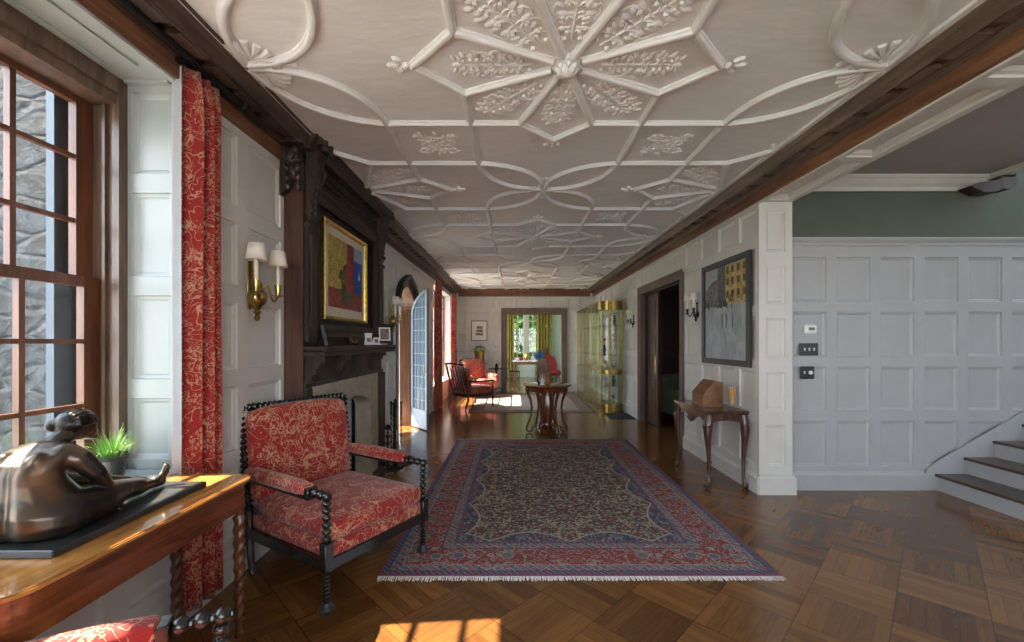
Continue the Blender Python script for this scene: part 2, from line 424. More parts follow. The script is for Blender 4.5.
# ------------------------------------------------------------------ panelling
def panels(name, org, U, N, us, vs, mat, holes=(), t=.024, sw=.055, kind=True, plainrows=()):
    """panelled wall: org + U*u + Z*v, N points into the room"""
    o = Vector(org); U = Vector(U); N = Vector(N); Z = Vector((0, 0, 1)); mb = MB()
    W = lambda u, v, d: (o + U * u + Z * v + N * d)[:]
    for i in range(len(us) - 1):
        for j in range(len(vs) - 1):
            a, b, c, d = us[i], us[i + 1], vs[j], vs[j + 1]
            if any(a >= h[0] - 1e-4 and b <= h[1] + 1e-4 and c >= h[2] - 1e-4 and d <= h[3] + 1e-4 for h in holes): continue
            sx = min(sw, (b - a) * .28); sy = min(sw, (d - c) * .28)
            if j in plainrows or b - a < .16 or d - c < .13:
                mb.add([W(a, c, t), W(b, c, t), W(b, d, t), W(a, d, t)], [(0, 1, 2, 3)]); continue
            e = .005; f = .014
            R = [[W(x, y, z) for x, y in ((a + k, c + l), (b - k, c + l), (b - k, d - l), (a + k, d - l))]
                 for k, l, z in ((0, 0, t), (sx, sy, t), (sx + e, sy + e, t * .45), (sx + e + f, sy + e + f, t * .3), (sx + 2 * f, sy + 2 * f, 0))]
            V = [p for r in R for p in r]; F = []
            for q in range(4):
                for w in range(4): F.append((q * 4 + w, q * 4 + (w + 1) % 4, q * 4 + 4 + (w + 1) % 4, q * 4 + 4 + w))
            F.append((16, 17, 18, 19)); mb.add(V, F)
    return mb.build(name, mat)
RAILS = [.0, .20, .755, 1.27, 1.81, 2.32, 2.885]
WL, WR, ZB = -1.79, 2.42, 12.82          # wall planes
HC = 3.1
def frange(a, b, n): return [a + (b - a) * i / n for i in range(n + 1)]

# ------------------------------------------------------------------ floor, ceiling
mb = MB().box(-1.95, 8.2, -2.7, 4.4, -.1, 0).box(-2.1, 2.6, 4.4, 12.9, -.1, 0).box(-3.2, 4.4, 12.9, 18.1, -.1, 0).box(2.6, 5.8, 5.5, 9.3, -.1, 0)
S(mb.build('floor', 'parquet'))
ceil = S(MB().box(-1.9, 2.5, -2.7, 12.9, HC, HC + .1).build('ceiling', 'plaster'))
S(MB().box(-3.2, 4.4, 12.92, 18.1, HC, HC + .1).box(2.5, 5.8, 5.5, 9.3, 2.8, 2.9).build('ceiling.001', 'white'))
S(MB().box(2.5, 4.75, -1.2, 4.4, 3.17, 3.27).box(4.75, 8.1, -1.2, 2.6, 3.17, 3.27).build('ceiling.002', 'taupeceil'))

# ------------------------------------------------------------------ ceiling strapwork
CX, CY, A_, B_ = .305, 2.42, 1.85, 1.96
XL, XR = -1.55, 2.15
ribs = MB()
def clip(poly):
    out = []; cur = []
    for p, q in zip(poly[:-1], poly[1:]):
        p = Vector(p); q = Vector(q)
        t0, t1 = 0., 1.; dx = q.x - p.x; ok = True
        for lim, sgn in ((XL, 1), (XR, -1)):
            fp = (p.x - lim) * sgn; fq = (q.x - lim) * sgn
            if fp < 0 and fq < 0: ok = False
            elif fp < 0: t0 = max(t0, fp / (fp - fq))
            elif fq < 0: t1 = min(t1, fp / (fp - fq))
        if not ok or t1 - t0 < 1e-4:
            if len(cur) > 1: out.append(cur)
            cur = []; continue
        a = p.lerp(q, t0); b = p.lerp(q, t1)
        if not cur: cur = [a]
        elif (cur[-1] - a).length > 1e-4:
            if len(cur) > 1: out.append(cur)
            cur = [a]
        cur.append(b)
    if len(cur) > 1: out.append(cur)
    return out
def ribprof(w=.027, h=.03):
    return [(-w, 0), (-w, h * .35), (-w * .72, h * .5), (-w * .6, h * .85), (-w * .38, h), (w * .38, h), (w * .6, h * .85), (w * .72, h * .5), (w, h * .35), (w, 0)]
def rib(poly, w=.027, h=.03):
    for pl in clip([Vector((p[0], p[1], 0)) for p in poly]):
        path = [(p.x, p.y, HC) for p in pl]
        ribs.sweep(path, [(a, -b) for a, b in ribprof(w, h)], up=(0, 0, -1) if False else (0, 0, 1))
def bez(p0, p1, p2, p3, n=12):
    r = []
    for i in range(n + 1):
        t = i / n; u = 1 - t
        r.append(tuple(u ** 3 * a + 3 * u * u * t * b + 3 * u * t * t * c + t ** 3 * d for a, b, c, d in zip(p0, p1, p2, p3)))
    return r
relief = MB()
def inb(x, y, m=.03): return XL + m < x < XR - m and -2.3 < y < 12.5
def blob(x, y, r, h=.014, st=1.0, an=0):
    if inb(x, y): relief.ball((0, 0, 0), (r * st, r, h), 7, 4, tr(x, y, HC) @ rot('Z', an))
def curl(x, y, an, size, hand):
    pts = []
    for i in range(11):
        t = i / 10; a = an + hand * t * 4.6; r = size * (1 - t * .78)
        pts.append((x, y)); x += math.cos(a) * size * .2 * (1 - t * .6); y += math.sin(a) * size * .2 * (1 - t * .6)
    if all(inb(*p) for p in pts):
        relief.tube([(p[0], p[1], HC) for p in pts], [.0085 * (1 - .04 * i) for i in range(11)], 5)
        blob(pts[-1][0], pts[-1][1], .016, .018)
def spray(x, y, an, L, det=True):
    n = 5 if det else 3
    ca, sa = math.cos(an), math.sin(an)
    if not (inb(x, y) and inb(x + ca * L, y + sa * L)): return
    relief.tube([(x, y, HC), (x + ca * L * .5, y + sa * L * .5, HC), (x + ca * L, y + sa * L, HC)], [.010, .008, .005], 5)
    for i in range(n):
        t = (i + .6) / n; px, py = x + ca * L * t, y + sa * L * t; k = (.5 + .5 * math.sin(PI * t)) * L
        for h in (-1, 1):
            if det: curl(px, py, an + h * .75, k * .38, h); curl(px, py, an + h * .3, k * .22, -h)
            for rr, aa in ((.20, 1.0), (.31, .72)):
                blob(px + math.cos(an + h * aa) * k * rr, py + math.sin(an + h * aa) * k * rr, k * .036 + .005, .011, 1.9, an + h * (aa + .4))
    blob(x + ca * L * 1.03, y + sa * L * 1.03, .022, .018, 1.4, an)
def fleur(x, y, an, k=1.0):
    ca, sa = math.cos(an), math.sin(an)
    blob(x + ca * .03 * k, y + sa * .03 * k, .022 * k, .03)
    blob(x + ca * .10 * k, y + sa * .10 * k, .022 * k, .024, 1.9, an)
    for h in (-1, 1):
        blob(x + ca * .07 * k - sa * h * .045 * k, y + sa * .07 * k + ca * h * .045 * k, .022 * k, .022, 1.5, an + h * .7)
for i in (-1, 0, 1):
    for j in range(-2, 6):
        cx, cy = CX + i * A_, CY + j * B_
        near = cy < 6.5
        if (i + j) % 2 == 0:
            for sx in (-1, 1):
                for sy in (-1, 1):
                    rib([(cx + sx * .085, cy + sy * .037), (cx + sx * .62, cy + sy * .27)]); rib([(cx + sx * .035, cy + sy * .085), (cx + sx * .26, cy + sy * .64)])
                    rib([(cx + sx * .62, cy + sy * .27), (cx + sx * .89, cy)]); rib([(cx + sx * .26, cy + sy * .64), (cx, cy + sy * .89)])
                    rib([(cx + sx * .62, cy + sy * .27), (cx + sx * .62, cy + sy * 1.32)])
                    rib([(cx + sx * .26, cy + sy * .64), (cx + sx * 1.23, cy + sy * .64)])
                    spray(cx + sx * .16, cy + sy * .16, math.atan2(sy, sx), .46, near)
                    # square floral reliefs between the stars
                    if i == 0 or (cx + sx * .925 > XL and cx + sx * .925 < XR):
                        bx_, by_ = cx + sx * .925, cy + sy * .98
                        if i != 0: continue
                        for q in range(4):
                            spray(bx_, by_, PI / 4 + q * PI / 2, .19, False)
                            curl(bx_ + .05 * math.cos(q * PI / 2), by_ + .05 * math.sin(q * PI / 2), q * PI / 2, .12, 1)
                            curl(bx_ + .05 * math.cos(q * PI / 2), by_ + .05 * math.sin(q * PI / 2), q * PI / 2 + .3, .12, -1)
                        for q in range(16):
                            blob(bx_ + random.uniform(-.17, .17), by_ + random.uniform(-.19, .19), .014, .012, 1.7, random.uniform(0, 3))
            for q in range(4):
                an = q * PI / 2; spray(cx + .2 * math.cos(an), cy + .2 * math.sin(an), an, .42, near)
                fleur(cx + .90 * math.cos(an), cy + .90 * math.sin(an), an)
            if inb(cx, cy):
                relief.lathe([(.0, -.075), (.03, -.07), (.052, -.05), (.06, -.03), (.085, -.022), (.09, 0)], (cx, cy, HC), 16, mod=lambda a, z: 1 + .10 * math.cos(8 * a))
                for q in range(8): blob(cx + .055 * math.cos(q * PI / 4), cy + .055 * math.sin(q * PI / 4), .022, .055)
        else:
            for sx in (-1, 1):
                for sy in (-1, 1):
                    c = lambda a, b: (cx + sx * a, cy + sy * b)
                    rib(bez(c(.02, .01), c(.38, .02), c(.60, .26), c(.62, .64)))
                    rib(bez(c(.01, .02), c(.02, .36), c(.26, .60), c(.62, .64)))
            for q in range(4):
                an = PI / 4 * 0 + q * PI / 2
                fleur(cx + .02 * math.cos(an), cy + .02 * math.sin(an), an, .8)
                spray(cx + .1 * math.cos(an), cy + .1 * math.sin(an), an, .17, False)
# shells where the loops meet the walls
for j in range(-2, 6):
    for side, X0 in ((1, XL), (-1, XR)):
        if (j % 2) == 0:
            y = CY + j * B_
            for q in range(7):
                for sy in (-1, 1):
                    an = (q - 3) * .42 + math.atan2(sy, side * .9); x = X0 + side * .07; yy = y + sy * .05
                    relief.tube([(x + .02 * math.cos(an), yy + .02 * math.sin(an), HC - .006), (x + .10 * math.cos(an), yy + .10 * math.sin(an), HC - .012), (x + .15 * math.cos(an), yy + .15 * math.sin(an), HC)], [.007, .017, .022], 6)
ribs.build('plaster_rib', 'plaster', ceil, True)
relief.build('floral_relief', 'plaster', ceil, True)
# flat plaster border along the cornices
MB().box(XL - .06, XL, -2.6, 12.6, HC - .02, HC + .01).box(XR, XR + .06, -2.6, 12.6, HC - .02, HC + .01).build('plaster_border', 'plaster', ceil)

# ------------------------------------------------------------------ cornices
def cornice_prof(extra=0.0):
    return [(0, 2.885), (.018, 2.885), (.024, 2.892), (.024, 2.985), (.036, 2.992), (.055, 3.012), (.075, 3.018), (.075, 3.0), (.085, 3.0), (.085, 3.03),
            (.175 + extra, 3.03), (.175 + extra, 3.0), (.19 + extra, 2.995), (.20 + extra, 3.02), (.222 + extra, 3.045), (.235 + extra, 3.08), (.25 + extra, 3.085), (.25 + extra, HC), (0, HC)]
def cornice(name, wall, sgn, y0, y1, m_up, m_fr, extra=0., base=0.):
    P = cornice_prof(extra)
    fr = [p for p in P[:4]] + [(0, 2.985)]
    up = [(0, 2.985)] + P[3:]
    a = MB().prism([(wall + sgn * (base + p[0]), p[1]) for p in up], 1, y0, y1)
    y = math.ceil(y0 / .255) * .255
    while y < y1 - .2:
        a.box(wall + sgn * (base + .085), wall + sgn * (base + .170 + extra), y, y + .185, 2.998, 3.03); y += .255
    o = S(a.build(name, m_up))
    MB().prism([(wall + sgn * (base + p[0]), p[1]) for p in fr], 1, y0, y1).build('frieze_board', m_fr, o)
    return o
cornice('trim_1', WR, -1, -2.6, ZB, 'cornice', 'frieze')
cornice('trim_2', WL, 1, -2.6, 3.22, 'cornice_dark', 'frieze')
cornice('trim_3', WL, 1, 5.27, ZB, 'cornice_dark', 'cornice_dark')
a = MB().prism([(ZB - p[0], p[1]) for p in cornice_prof()], 0, WL + .1, WR - .1)
S(a.build('trim_4', 'frieze'))
a = MB().prism([(-2.6 + p[0], p[1]) for p in cornice_prof()], 0, WL, WR); S(a.build('trim_5', 'frieze'))

# ------------------------------------------------------------------ right wall (door opening 6.05..7.98)
us = [4.15, 4.56, 5.02, 5.48, 5.97, 8.07] + frange(8.07, ZB, 10)[1:]
S(panels('wall_right', (WR + .02, 0, 0), (0, 1, 0), (-1, 0, 0), us, RAILS[:5] + [2.5, 2.885], 'white', holes=[(5.97, 8.07, 0, 2.5)], plainrows=(0,)))
MB().box(WR + .021, WR + .12, 4.18, 5.97, 0, 2.9).box(WR + .021, WR + .12, 8.07, ZB, 0, 2.9).box(WR + .021, WR + .12, 5.97, 8.07, 2.5, 2.9).build('wall_core', 'white', bpy.data.objects['wall_right'])
def baseboard(name, pts, mat='white'):
    """pts: x,y polyline; profile projects to the left-hand side of travel"""
    o = MB().sweep([(p[0], p[1], 0) for p in pts], [(0, 0), (.028, 0), (.028, .15), (.02, .165), (.012, .17), (.008, .185), (0, .185)], up=(0, 0, 1))
    return S(o.build(name, mat))
baseboard('baseboard_right', [(WR, 5.95), (WR, 4.13)]) ; baseboard('baseboard_right.001', [(WR, ZB), (WR, 8.09)])
# column at the end of the right wall, then the opening to the hall
S(panels('trim_6', (WR, 4.15 + .02, 0), (1, 0, 0), (0, -1, 0), [0, .33], [0, .2, .745, 1.268, 1.807, 2.325, 2.86, 2.885], 'white', plainrows=(0, 6), sw=.07, t=.02))
MB().box(WR + .03, WR + .32, 4.175, 4.27, 0, 2.885).build('column_core', 'white', bpy.data.objects['trim_6'])
S(MB().box(WR - .018, WR + .35, 4.112, 4.149, 0, .165).box(WR - .01, WR + .34, 4.125, 4.149, .165, .185).build('baseboard_column', 'white'))
# beam over the opening, its panelled soffit
bmb = MB()
y = 4.15
cells = []
while y > -1.1:
    cells.append((y - .95, y)); y -= .95
for (a0, a1) in cells:
    x0, x1, z = WR - .002, WR + .33, 2.885
    r = [[(xx, yy, zz) for xx, yy in ((x0 + k, a0 + l), (x1 - k, a0 + l), (x1 - k, a1 - l), (x0 + k, a1 - l))] for k, l, zz in ((0, 0, z), (.06, .05, z), (.065, .055, z + .012), (.085, .075, z + .02), (.09, .08, z + .045))]
    V = [p for q in r for p in q]; F = []
    for q in range(4):
        for w in range(4): F.append((q * 4 + w, q * 4 + (w + 1) % 4, q * 4 + 4 + (w + 1) % 4, q * 4 + 4 + w))
    F.append((16, 17, 18, 19)); bmb.add(V, F)
bmb.box(WR + .0, WR + .33, -1.2, 4.15, 2.935, 3.3)
bmb.box(WR - .006, WR + .016, -1.2, 4.15, 2.872, 2.889)
S(bmb.build('trim_7', 'white'))
# right-hand wall behind the camera
S(MB().box(WR, WR + .12, -2.7, -1.2, 0, 3.2).build('wall_right.001', 'white'))

# door casing and dark room beyond (right)
d2 = S(MB().box(WR - .03, WR + .06, 5.97, 6.07, 0, 2.5).box(WR - .03, WR + .06, 7.97, 8.07, 0, 2.5).box(WR - .03, WR + .06, 6.07, 7.97, 2.40, 2.5)
  .box(WR - .045, WR - .03, 5.955, 5.99, 0, 2.53).box(WR - .045, WR - .03, 8.05, 8.085, 0, 2.53).box(WR - .05, WR - .03, 5.955, 8.085, 2.495, 2.535)
  .build('door_1', 'taupe'))
MB().box(WR + .06, WR + .36, 5.99, 6.07, 0, 2.4).box(WR + .06, WR + .36, 7.97, 8.05, 0, 2.4).box(WR + .06, WR + .36, 6.07, 7.97, 2.38, 2.45).build('door_jamb', 'dkwood', d2)
lf = MB()
lf.box(WR + .10, WR + .145, 7.36, 7.96, 0.01, 2.37)
for h0, h1 in ((.2, .85), (1.0, 1.6), (1.72, 2.25)):
    lf.box(WR + .09, WR + .10, 7.46, 7.86, h0, h1)
lf.build('sliding_leaf', wood('reddish door leaf wood', (.05, .026, .018), (.12, .066, .045), 2, .3), d2)
MB().tube([(WR + .075, 7.42, .95), (WR + .075, 7.42, 1.25)], .012, 8).build('door_pull', 'brass', d2)
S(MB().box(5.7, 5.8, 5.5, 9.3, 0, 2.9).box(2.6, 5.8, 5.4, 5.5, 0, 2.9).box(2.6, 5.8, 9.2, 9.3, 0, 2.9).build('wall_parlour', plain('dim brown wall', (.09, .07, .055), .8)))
# ------------------------------------------------------------------ left wall
VL = RAILS
us = [2.25, 2.77, 3.27]
lw = S(panels('wall_left', (WL - .02, 0, 0), (0, 1, 0), (1, 0, 0), us, VL, 'white', plainrows=(0,)))
MB().box(WL - .3, WL - .021, 2.29, 5.2, 0, 2.95).build('wall_core', 'white', lw)
D0, D1 = 6.46, 7.50      # arched doorway
us = [5.2, 5.6, 6.0, 6.36, 7.60, 7.95, 8.4, 8.85, 9.3]
VA = [0, .2, .755, 1.27, 1.81, 2.32, 2.70, 2.885]
S(panels('wall_left.001', (WL - .02, 0, 0), (0, 1, 0), (1, 0, 0), us, VA, 'white', holes=[(6.36, 7.60, 0, 2.70)], plainrows=(0,)))
MB().box(WL - .3, WL - .021, 5.2, 6.36, 0, 2.95).box(WL - .3, WL - .021, 7.6, 9.3, 0, 2.95).box(WL - .3, WL - .021, 6.36, 7.6, 2.7, 2.95).build('wall_core', 'white', bpy.data.objects['wall_left.001'])
us = [11.95, 12.4, ZB]
S(panels('wall_left.002', (WL - .02, 0, 0), (0, 1, 0), (1, 0, 0), us, VL, 'white', plainrows=(0,)))
MB().box(WL - .3, WL - .021, 11.95, ZB + .1, 0, 2.95).build('wall_core', 'white', bpy.data.objects['wall_left.002'])
S(MB().box(WL - .3, WL - .021, 9.3, 11.95, 2.8, 3.2).box(WL - .3, WL - .021, 9.3, 11.95, 0, .5).box(WL - .5, WL - .021, -2.7, 9.3, 2.95, 3.2).box(WL - .5, WL - .021, 11.95, 12.9, 2.95, 3.2).build('wall_left.003', 'white'))
baseboard('baseboard_left', [(WL, 2.25), (WL, 3.27)]); baseboard('baseboard_left.001', [(WL, 5.2), (WL, 6.36)])
baseboard('baseboard_left.002', [(WL, 7.6), (WL, 9.3)]); baseboard('baseboard_left.003', [(WL, 11.95), (WL, ZB)])

def arch(u0, u1, spring, apex, n=10):
    """Tudor arch, from left spring to right spring"""
    c = (u0 + u1) / 2; w = (u1 - u0) / 2; H = apex - spring
    L = bez((u0, spring), (u0, spring + H * .55), (u0 + w * .35, spring + H * .78), (c, apex), n)
    R = [(2 * c - p[0], p[1]) for p in reversed(L[:-1])]
    return L + R
# spandrel wall around the arch, wooden arch casing
A_in = arch(D0, D1, 2.02, 2.42); A_out = arch(D0 - .1, D1 + .1, 2.05, 2.56)
full_in = [(D0, 0)] + A_in + [(D1, 0)]; full_out = [(D0 - .1, 0)] + A_out + [(D1 + .1, 0)]
def to_rect(pts): return [(6.36 if p[0] < (D0 + D1) / 2 - .001 else 7.60, p[1]) if p[1] < 2.2 else (p[0], 2.70) for p in pts]
S(MB().strip([(6.36, 0)] + [(max(6.36, min(7.6, (p[0] - 6.98) * 1.12 + 6.98)), 2.70 if 4 <= i <= 16 else p[1]) for i, p in enumerate(A_out)] + [(7.60, 0)], full_out, 0, WL - .25, WL).build('wall_left.004', 'white'))
dr = S(MB().strip(full_out, full_in, 0, WL - .25, WL + .02).build('door_2', wood('rust brown arch wood', (.09, .04, .022), (.20, .095, .05), 2, .35)))
hood_o = [(p[0], p[1]) for p in arch(D0 - .16, D1 + .16, 2.05, 2.62)]
MB().strip(hood_o, arch(D0 - .09, D1 + .09, 2.05, 2.55), 0, WL, WL + .085).build('hood_mould', 'dkwood', dr)
# open leaded leaf, hinged at the far jamb, and the closed near leaf
def leaf(name, par, loc, rz, mat):
    w = .56
    pts = bez((0, 2.02), (0, 2.2), (w * .45, 2.33), (w, 2.40), 8)
    outer = [(0, 0.02)] + pts + [(w, .02)]
    inner = [(.05, .30)] + [(max(.05, min(w - .05, p[0] * .82 + .045)), p[1] - .06) for p in pts] + [(w - .05, .30)]
    o = MB().strip(outer, inner, 1, -.02, .02).box(0, w, -.02, .02, .02, .34).build(name, mat, par, loc=loc, rz=rz); par = o; loc = None; rz = 0
    mb = MB()
    for k in range(1, 4): mb.box(k * w / 4 - .006, k * w / 4 + .006, -.008, .008, .34, 2.1 + k * .05)
    for k in range(9): mb.box(.05, w - .05, -.008, .008, .5 + k * .2 - .006, .5 + k * .2 + .006)
    mb.build('lead_came', mat, par, loc=loc, rz=rz)
    MB().add([(.05, 0, .33), (w - .05, 0, .33), (w - .05, 0, 2.33), (w * .5, 0, 2.26), (.05, 0, 2.05)], [(0, 1, 2, 3, 4)]).build('leaf_glass', 'leaded', par, loc=loc, rz=rz)
    MB().tube([(w - .03, -.02, 1.0), (w - .03, -.06, 1.0), (w - .03, -.06, 1.12)], .008, 6).build('door_handle', 'brass', par, loc=loc, rz=rz)
leaf('door_leaf', dr, (WL - .02, 7.48, 0), math.radians(-50), 'bluegrey')
leaf('door_leaf', dr, (WL - .2, 6.40, 0), math.radians(90), 'walnut')

S(MB().box(-3.75, WL - .3, 5.9, 8.1, 2.62, 2.74).box(-3.7, -3.55, 5.95, 6.1, -.15, 2.62).box(-3.7, -3.55, 7.9, 8.05, -.15, 2.62).build('porch_sun_block', 'casing'))  # unseen porch roof on posts, added to cut the sun at the arched door
# back wall with doorway 'door_3'
bx0, bx1 = -.37, 1.60
us = [WL, -1.42, -1.06, -.70, bx0, .0, .5, 1.05, bx1, 1.95, WR]
S(panels('wall_back', (0, ZB + .0, 0), (1, 0, 0), (0, -1, 0), us, RAILS[:5] + [2.48, 2.885], 'white', holes=[(bx0, bx1, 0, 2.48)], plainrows=(0,)))
MB().box(WL - .3, bx0, ZB + .001, ZB + .12, 0, 3.2).box(bx1, WR + .2, ZB + .001, ZB + .12, 0, 3.2).box(bx0, bx1, ZB + .001, ZB + .12, 2.48, 3.2).build('wall_core', 'white', bpy.data.objects['wall_back'])
baseboard('baseboard_back', [(WL, ZB - .02), (bx0, ZB - .02)]); baseboard('baseboard_back.001', [(bx1, ZB - .02), (WR, ZB - .02)])
S(MB().box(bx0, bx0 + .15, ZB - .05, ZB + .16, 0, 2.5).box(bx1 - .15, bx1, ZB - .05, ZB + .16, 0, 2.5).box(bx0 + .15, bx1 - .15, ZB - .05, ZB + .16, 2.34, 2.5)
  .box(bx0 - .02, bx0 + .03, ZB - .07, ZB - .05, 0, 2.53).box(bx1 - .03, bx1 + .02, ZB - .07, ZB - .05, 0, 2.53).box(bx0 + .03, bx1 - .03, ZB - .07, ZB - .05, 2.48, 2.53).build('door_3', 'taupe'))

# wall behind the camera with two broad unseen windows, added for daylight
S(MB().box(WL - .3, WL + .35, -2.7, -2.6, 0, 3.2).box(WR - .35, WR + .1, -2.7, -2.6, 0, 3.2).box(WL, WR, -2.7, -2.6, 0, .5).box(WL, WR, -2.7, -2.6, 2.75, 3.2).box(.2, .42, -2.7, -2.6, .5, 2.75).build('wall_rear', 'white'))
w = MB()
for x in (-1.44, -.9, -.35, .2, .42, .97, 1.52, 2.07): w.box(x - .02, x + .02, -2.68, -2.63, .5, 2.75)
for z in (.52, 1.06, 1.62, 2.18, 2.73): w.box(-1.44, 2.07, -2.678, -2.632, z - .02, z + .02)
S(w.build('added_window_3', 'sash'))
MB().box(-1.44, 2.07, -2.66, -2.655, .5, 2.75).build('window_glass', 'glass', bpy.data.objects['added_window_3'])

# ------------------------------------------------------------------ window bay near left
BY0, BY1 = -.5, 2.25
S(panels('wall_bay', (-2.10, BY1 + .02, 0), (1, 0, 0), (0, -1, 0), [0, .31], [.82, 1.25, 1.80, 2.35, 2.885], 'bay', sw=.05, t=.02))
S(MB().box(-2.31, -1.8, BY1 + .021, BY1 + .3, 0, 3.2).box(-2.4, WL, BY0 - .3, BY0, 0, 3.2).box(-2.3, WL, BY0, BY1, 2.885, 2.95).box(-2.3, -2.12, BY0, BY1, 0, .80)
  .box(-2.3, -2.12, BY0, BY1, 2.83, 2.95).build('wall_bay.001', 'bay'))
S(MB().box(WL - .015, WL + .012, BY0, BY1, 2.87, 2.89).box(-2.06, -1.83, 2.215, 2.25, 2.872, 2.886).box(-2.04, -2.02, BY0, 2.1, 2.875, 2.886).box(-1.9, -1.88, BY0, 2.1, 2.875, 2.886).build('trim_8', 'bay'))
S(MB().box(-2.2, WL + .02, BY0, BY1, .79, .82, b=.008).build('trim_9', 'bay'))
us = [BY0, 0, .5, 1.0, 1.5, 1.9, BY1]
S(panels('wall_left.005', (WL - .02, 0, 0), (0, 1, 0), (1, 0, 0), us, [0, .2, .79], 'white', plainrows=(0,)))
MB().box(WL - .3, WL - .021, BY0, BY1, 0, .79).build('wall_core', 'white', bpy.data.objects['wall_left.005'])
baseboard('baseboard_left.004', [(WL, BY0), (WL, BY1)])
S(MB().box(WL - .3, WL, -2.7, BY0 - .3, 0, .5).box(WL - .3, WL, -2.7, BY0 - .3, 2.75, 3.2).box(WL - .3, WL, -2.7, -2.4, 0, 3.2).build('wall_left.006', 'white'))
# window 1: brown casing, rust sashes, glass
wx = -2.2
win = S(MB().box(-2.30, -2.085, 2.21, BY1, .82, 2.83).box(-2.30, -2.085, BY0, 2.209, 2.745, 2.84).box(-2.105, -2.07, 2.20, BY1, .82, 2.91).box(-2.105, -2.07, BY0, 2.199, 2.80, 2.884)
        .box(-2.3, -2.085, BY0, BY0 + .08, .82, 2.83).box(-2.26, -2.11, BY0, BY1, .82, .86)
        .box(-2.15, -2.135, 2.19, 2.21, .82, 2.76).build('window_1', 'casing'))
YW0, YW1 = -.42, 2.21
bays = [(1.25, 2.21), (.25, 1.17), (-.42, .17)]
mbu, mbl = MB(), MB()
for k, (a0, a1) in enumerate(bays):
    for (mm, z0, z1, xx) in ((mbu, 1.79, 2.765, wx - .035), (mbl, .85, 1.83, wx + .005)):
        st = .085 if k == 0 else .05
        mm.box(xx - .0195, xx + .0195, a1 - st, a1, z0, z1).box(xx - .0195, xx + .0195, a0, a0 + st, z0, z1)
        mm.box(xx - .018, xx + .018, a0 + st, a1 - st, z0, z0 + (.05 if z0 > 1 else .07)).box(xx - .018, xx + .018, a0 + st, a1 - st, z1 - .05, z1)
        nb = 3 if a1 - a0 > .6 else 1
        for q in range(1, nb + 0):
            yy = a1 - st - (a1 - a0 - 2 * st) * q / nb
            mm.box(xx - .014, xx + .014, yy - .012, yy + .012, z0, z1)
        for q in range(1, 3):
            zz = z0 + (z1 - z0) * q / 3
            mm.box(xx - .013, xx + .013, a0 + st, a1 - st, zz - .011, zz + .011)
mbu.build('upper_sash', 'sash', win); mbl.build('lower_sash', 'sash', win)
MB().box(wx - .036, wx - .033, BY0, YW1 - .02, 1.8, 2.74).box(wx + .004, wx + .007, BY0, YW1 - .02, .86, 1.82).build('window_glass', 'glass', win)
MB().box(-2.3, -2.15, 1.17, 1.25, .82, 2.83).box(-2.3, -2.15, .17, .25, .82, 2.83).build('window_mullion', 'casing', win)
MB().box(-2.40, -2.3, 2.20, 2.3, .7, 2.9).box(-2.34, -2.30, 2.10, 2.20, .7, 2.9).build('outer_frame', plain('blue grey outer frame', (.025, .045, .07), .5), win)
MB().tube([(wx + .03, 1.60, 1.86), (wx + .05, 1.62, 1.85), (wx + .05, 1.68, 1.85), (wx + .03, 1.70, 1.86)], .008, 6).build('sash_lock', 'brass', win)
# second window in the same wall behind the camera, and window_2 far left
def simple_window(name, x, y0, y1, z0, z1, nb, nr, mat='sash', axis=0):
    m_ = MB(); gl = MB()
    for q in range(nb + 1):
        yy = y0 + (y1 - y0) * q / nb; ww = .03 if q in (0, nb) else .014
        (m_.box(x - .02, x + .02, yy - ww, yy + ww, z0, z1) if axis == 0 else m_.box(yy - ww, yy + ww, x - .02, x + .02, z0, z1))
    for q in range(nr + 1):
        zz = z0 + (z1 - z0) * q / nr; ww = .03 if q in (0, nr) else .013
        (m_.box(x - .018, x + .018, y0, y1, zz - ww, zz + ww) if axis == 0 else m_.box(y0, y1, x - .018, x + .018, zz - ww, zz + ww))
    o = S(m_.build(name, mat))
    (gl.box(x - .003, x + .003, y0, y1, z0, z1) if axis == 0 else gl.box(y0, y1, x - .003, x + .003, z0, z1)).build('window_glass', 'glass', o)
    return o
simple_window('window_4', WL - .2, -2.4, BY0 - .3, .5, 2.75, 5, 4)
simple_window('window_2', WL - .22, 9.3, 11.95, .5, 2.8, 8, 6)
MB().box(WL - .3, WL + .02, 9.3, 11.95, .48, .52).build('window_sill', 'white', bpy.data.objects['window_2'])

# ------------------------------------------------------------------ stair hall
HY = 4.27
us = [2.78, 3.226] + [3.226 + .446 * k for k in range(1, 12)]
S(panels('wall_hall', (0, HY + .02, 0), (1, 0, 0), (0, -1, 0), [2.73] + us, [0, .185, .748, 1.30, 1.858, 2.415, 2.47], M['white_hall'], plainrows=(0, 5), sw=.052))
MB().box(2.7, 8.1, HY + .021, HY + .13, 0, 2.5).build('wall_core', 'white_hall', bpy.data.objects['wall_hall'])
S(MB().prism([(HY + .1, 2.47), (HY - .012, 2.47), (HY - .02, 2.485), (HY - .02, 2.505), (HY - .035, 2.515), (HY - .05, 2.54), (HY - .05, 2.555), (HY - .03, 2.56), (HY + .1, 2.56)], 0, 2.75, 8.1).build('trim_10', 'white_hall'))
S(MB().box(2.5, 8.1, HY, HY + .1, 2.56, 5.4).build('wall_hall.001', 'sage'))
S(MB().prism([(HY, 3.03), (HY - .02, 3.03), (HY - .025, 3.07), (HY - .05, 3.09), (HY - .085, 3.135), (HY - .1, 3.14), (HY - .1, 3.17), (HY, 3.17)], 0, 2.75, 4.76).build('trim_11', 'white'))
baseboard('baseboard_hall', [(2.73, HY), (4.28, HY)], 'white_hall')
S(MB().box(4.72, 4.76, 2.6, HY - .03, 3.12, 3.30).box(4.74, 8.1, 2.56, 2.6, 3.12, 3.3).build('trim_12', 'white'))
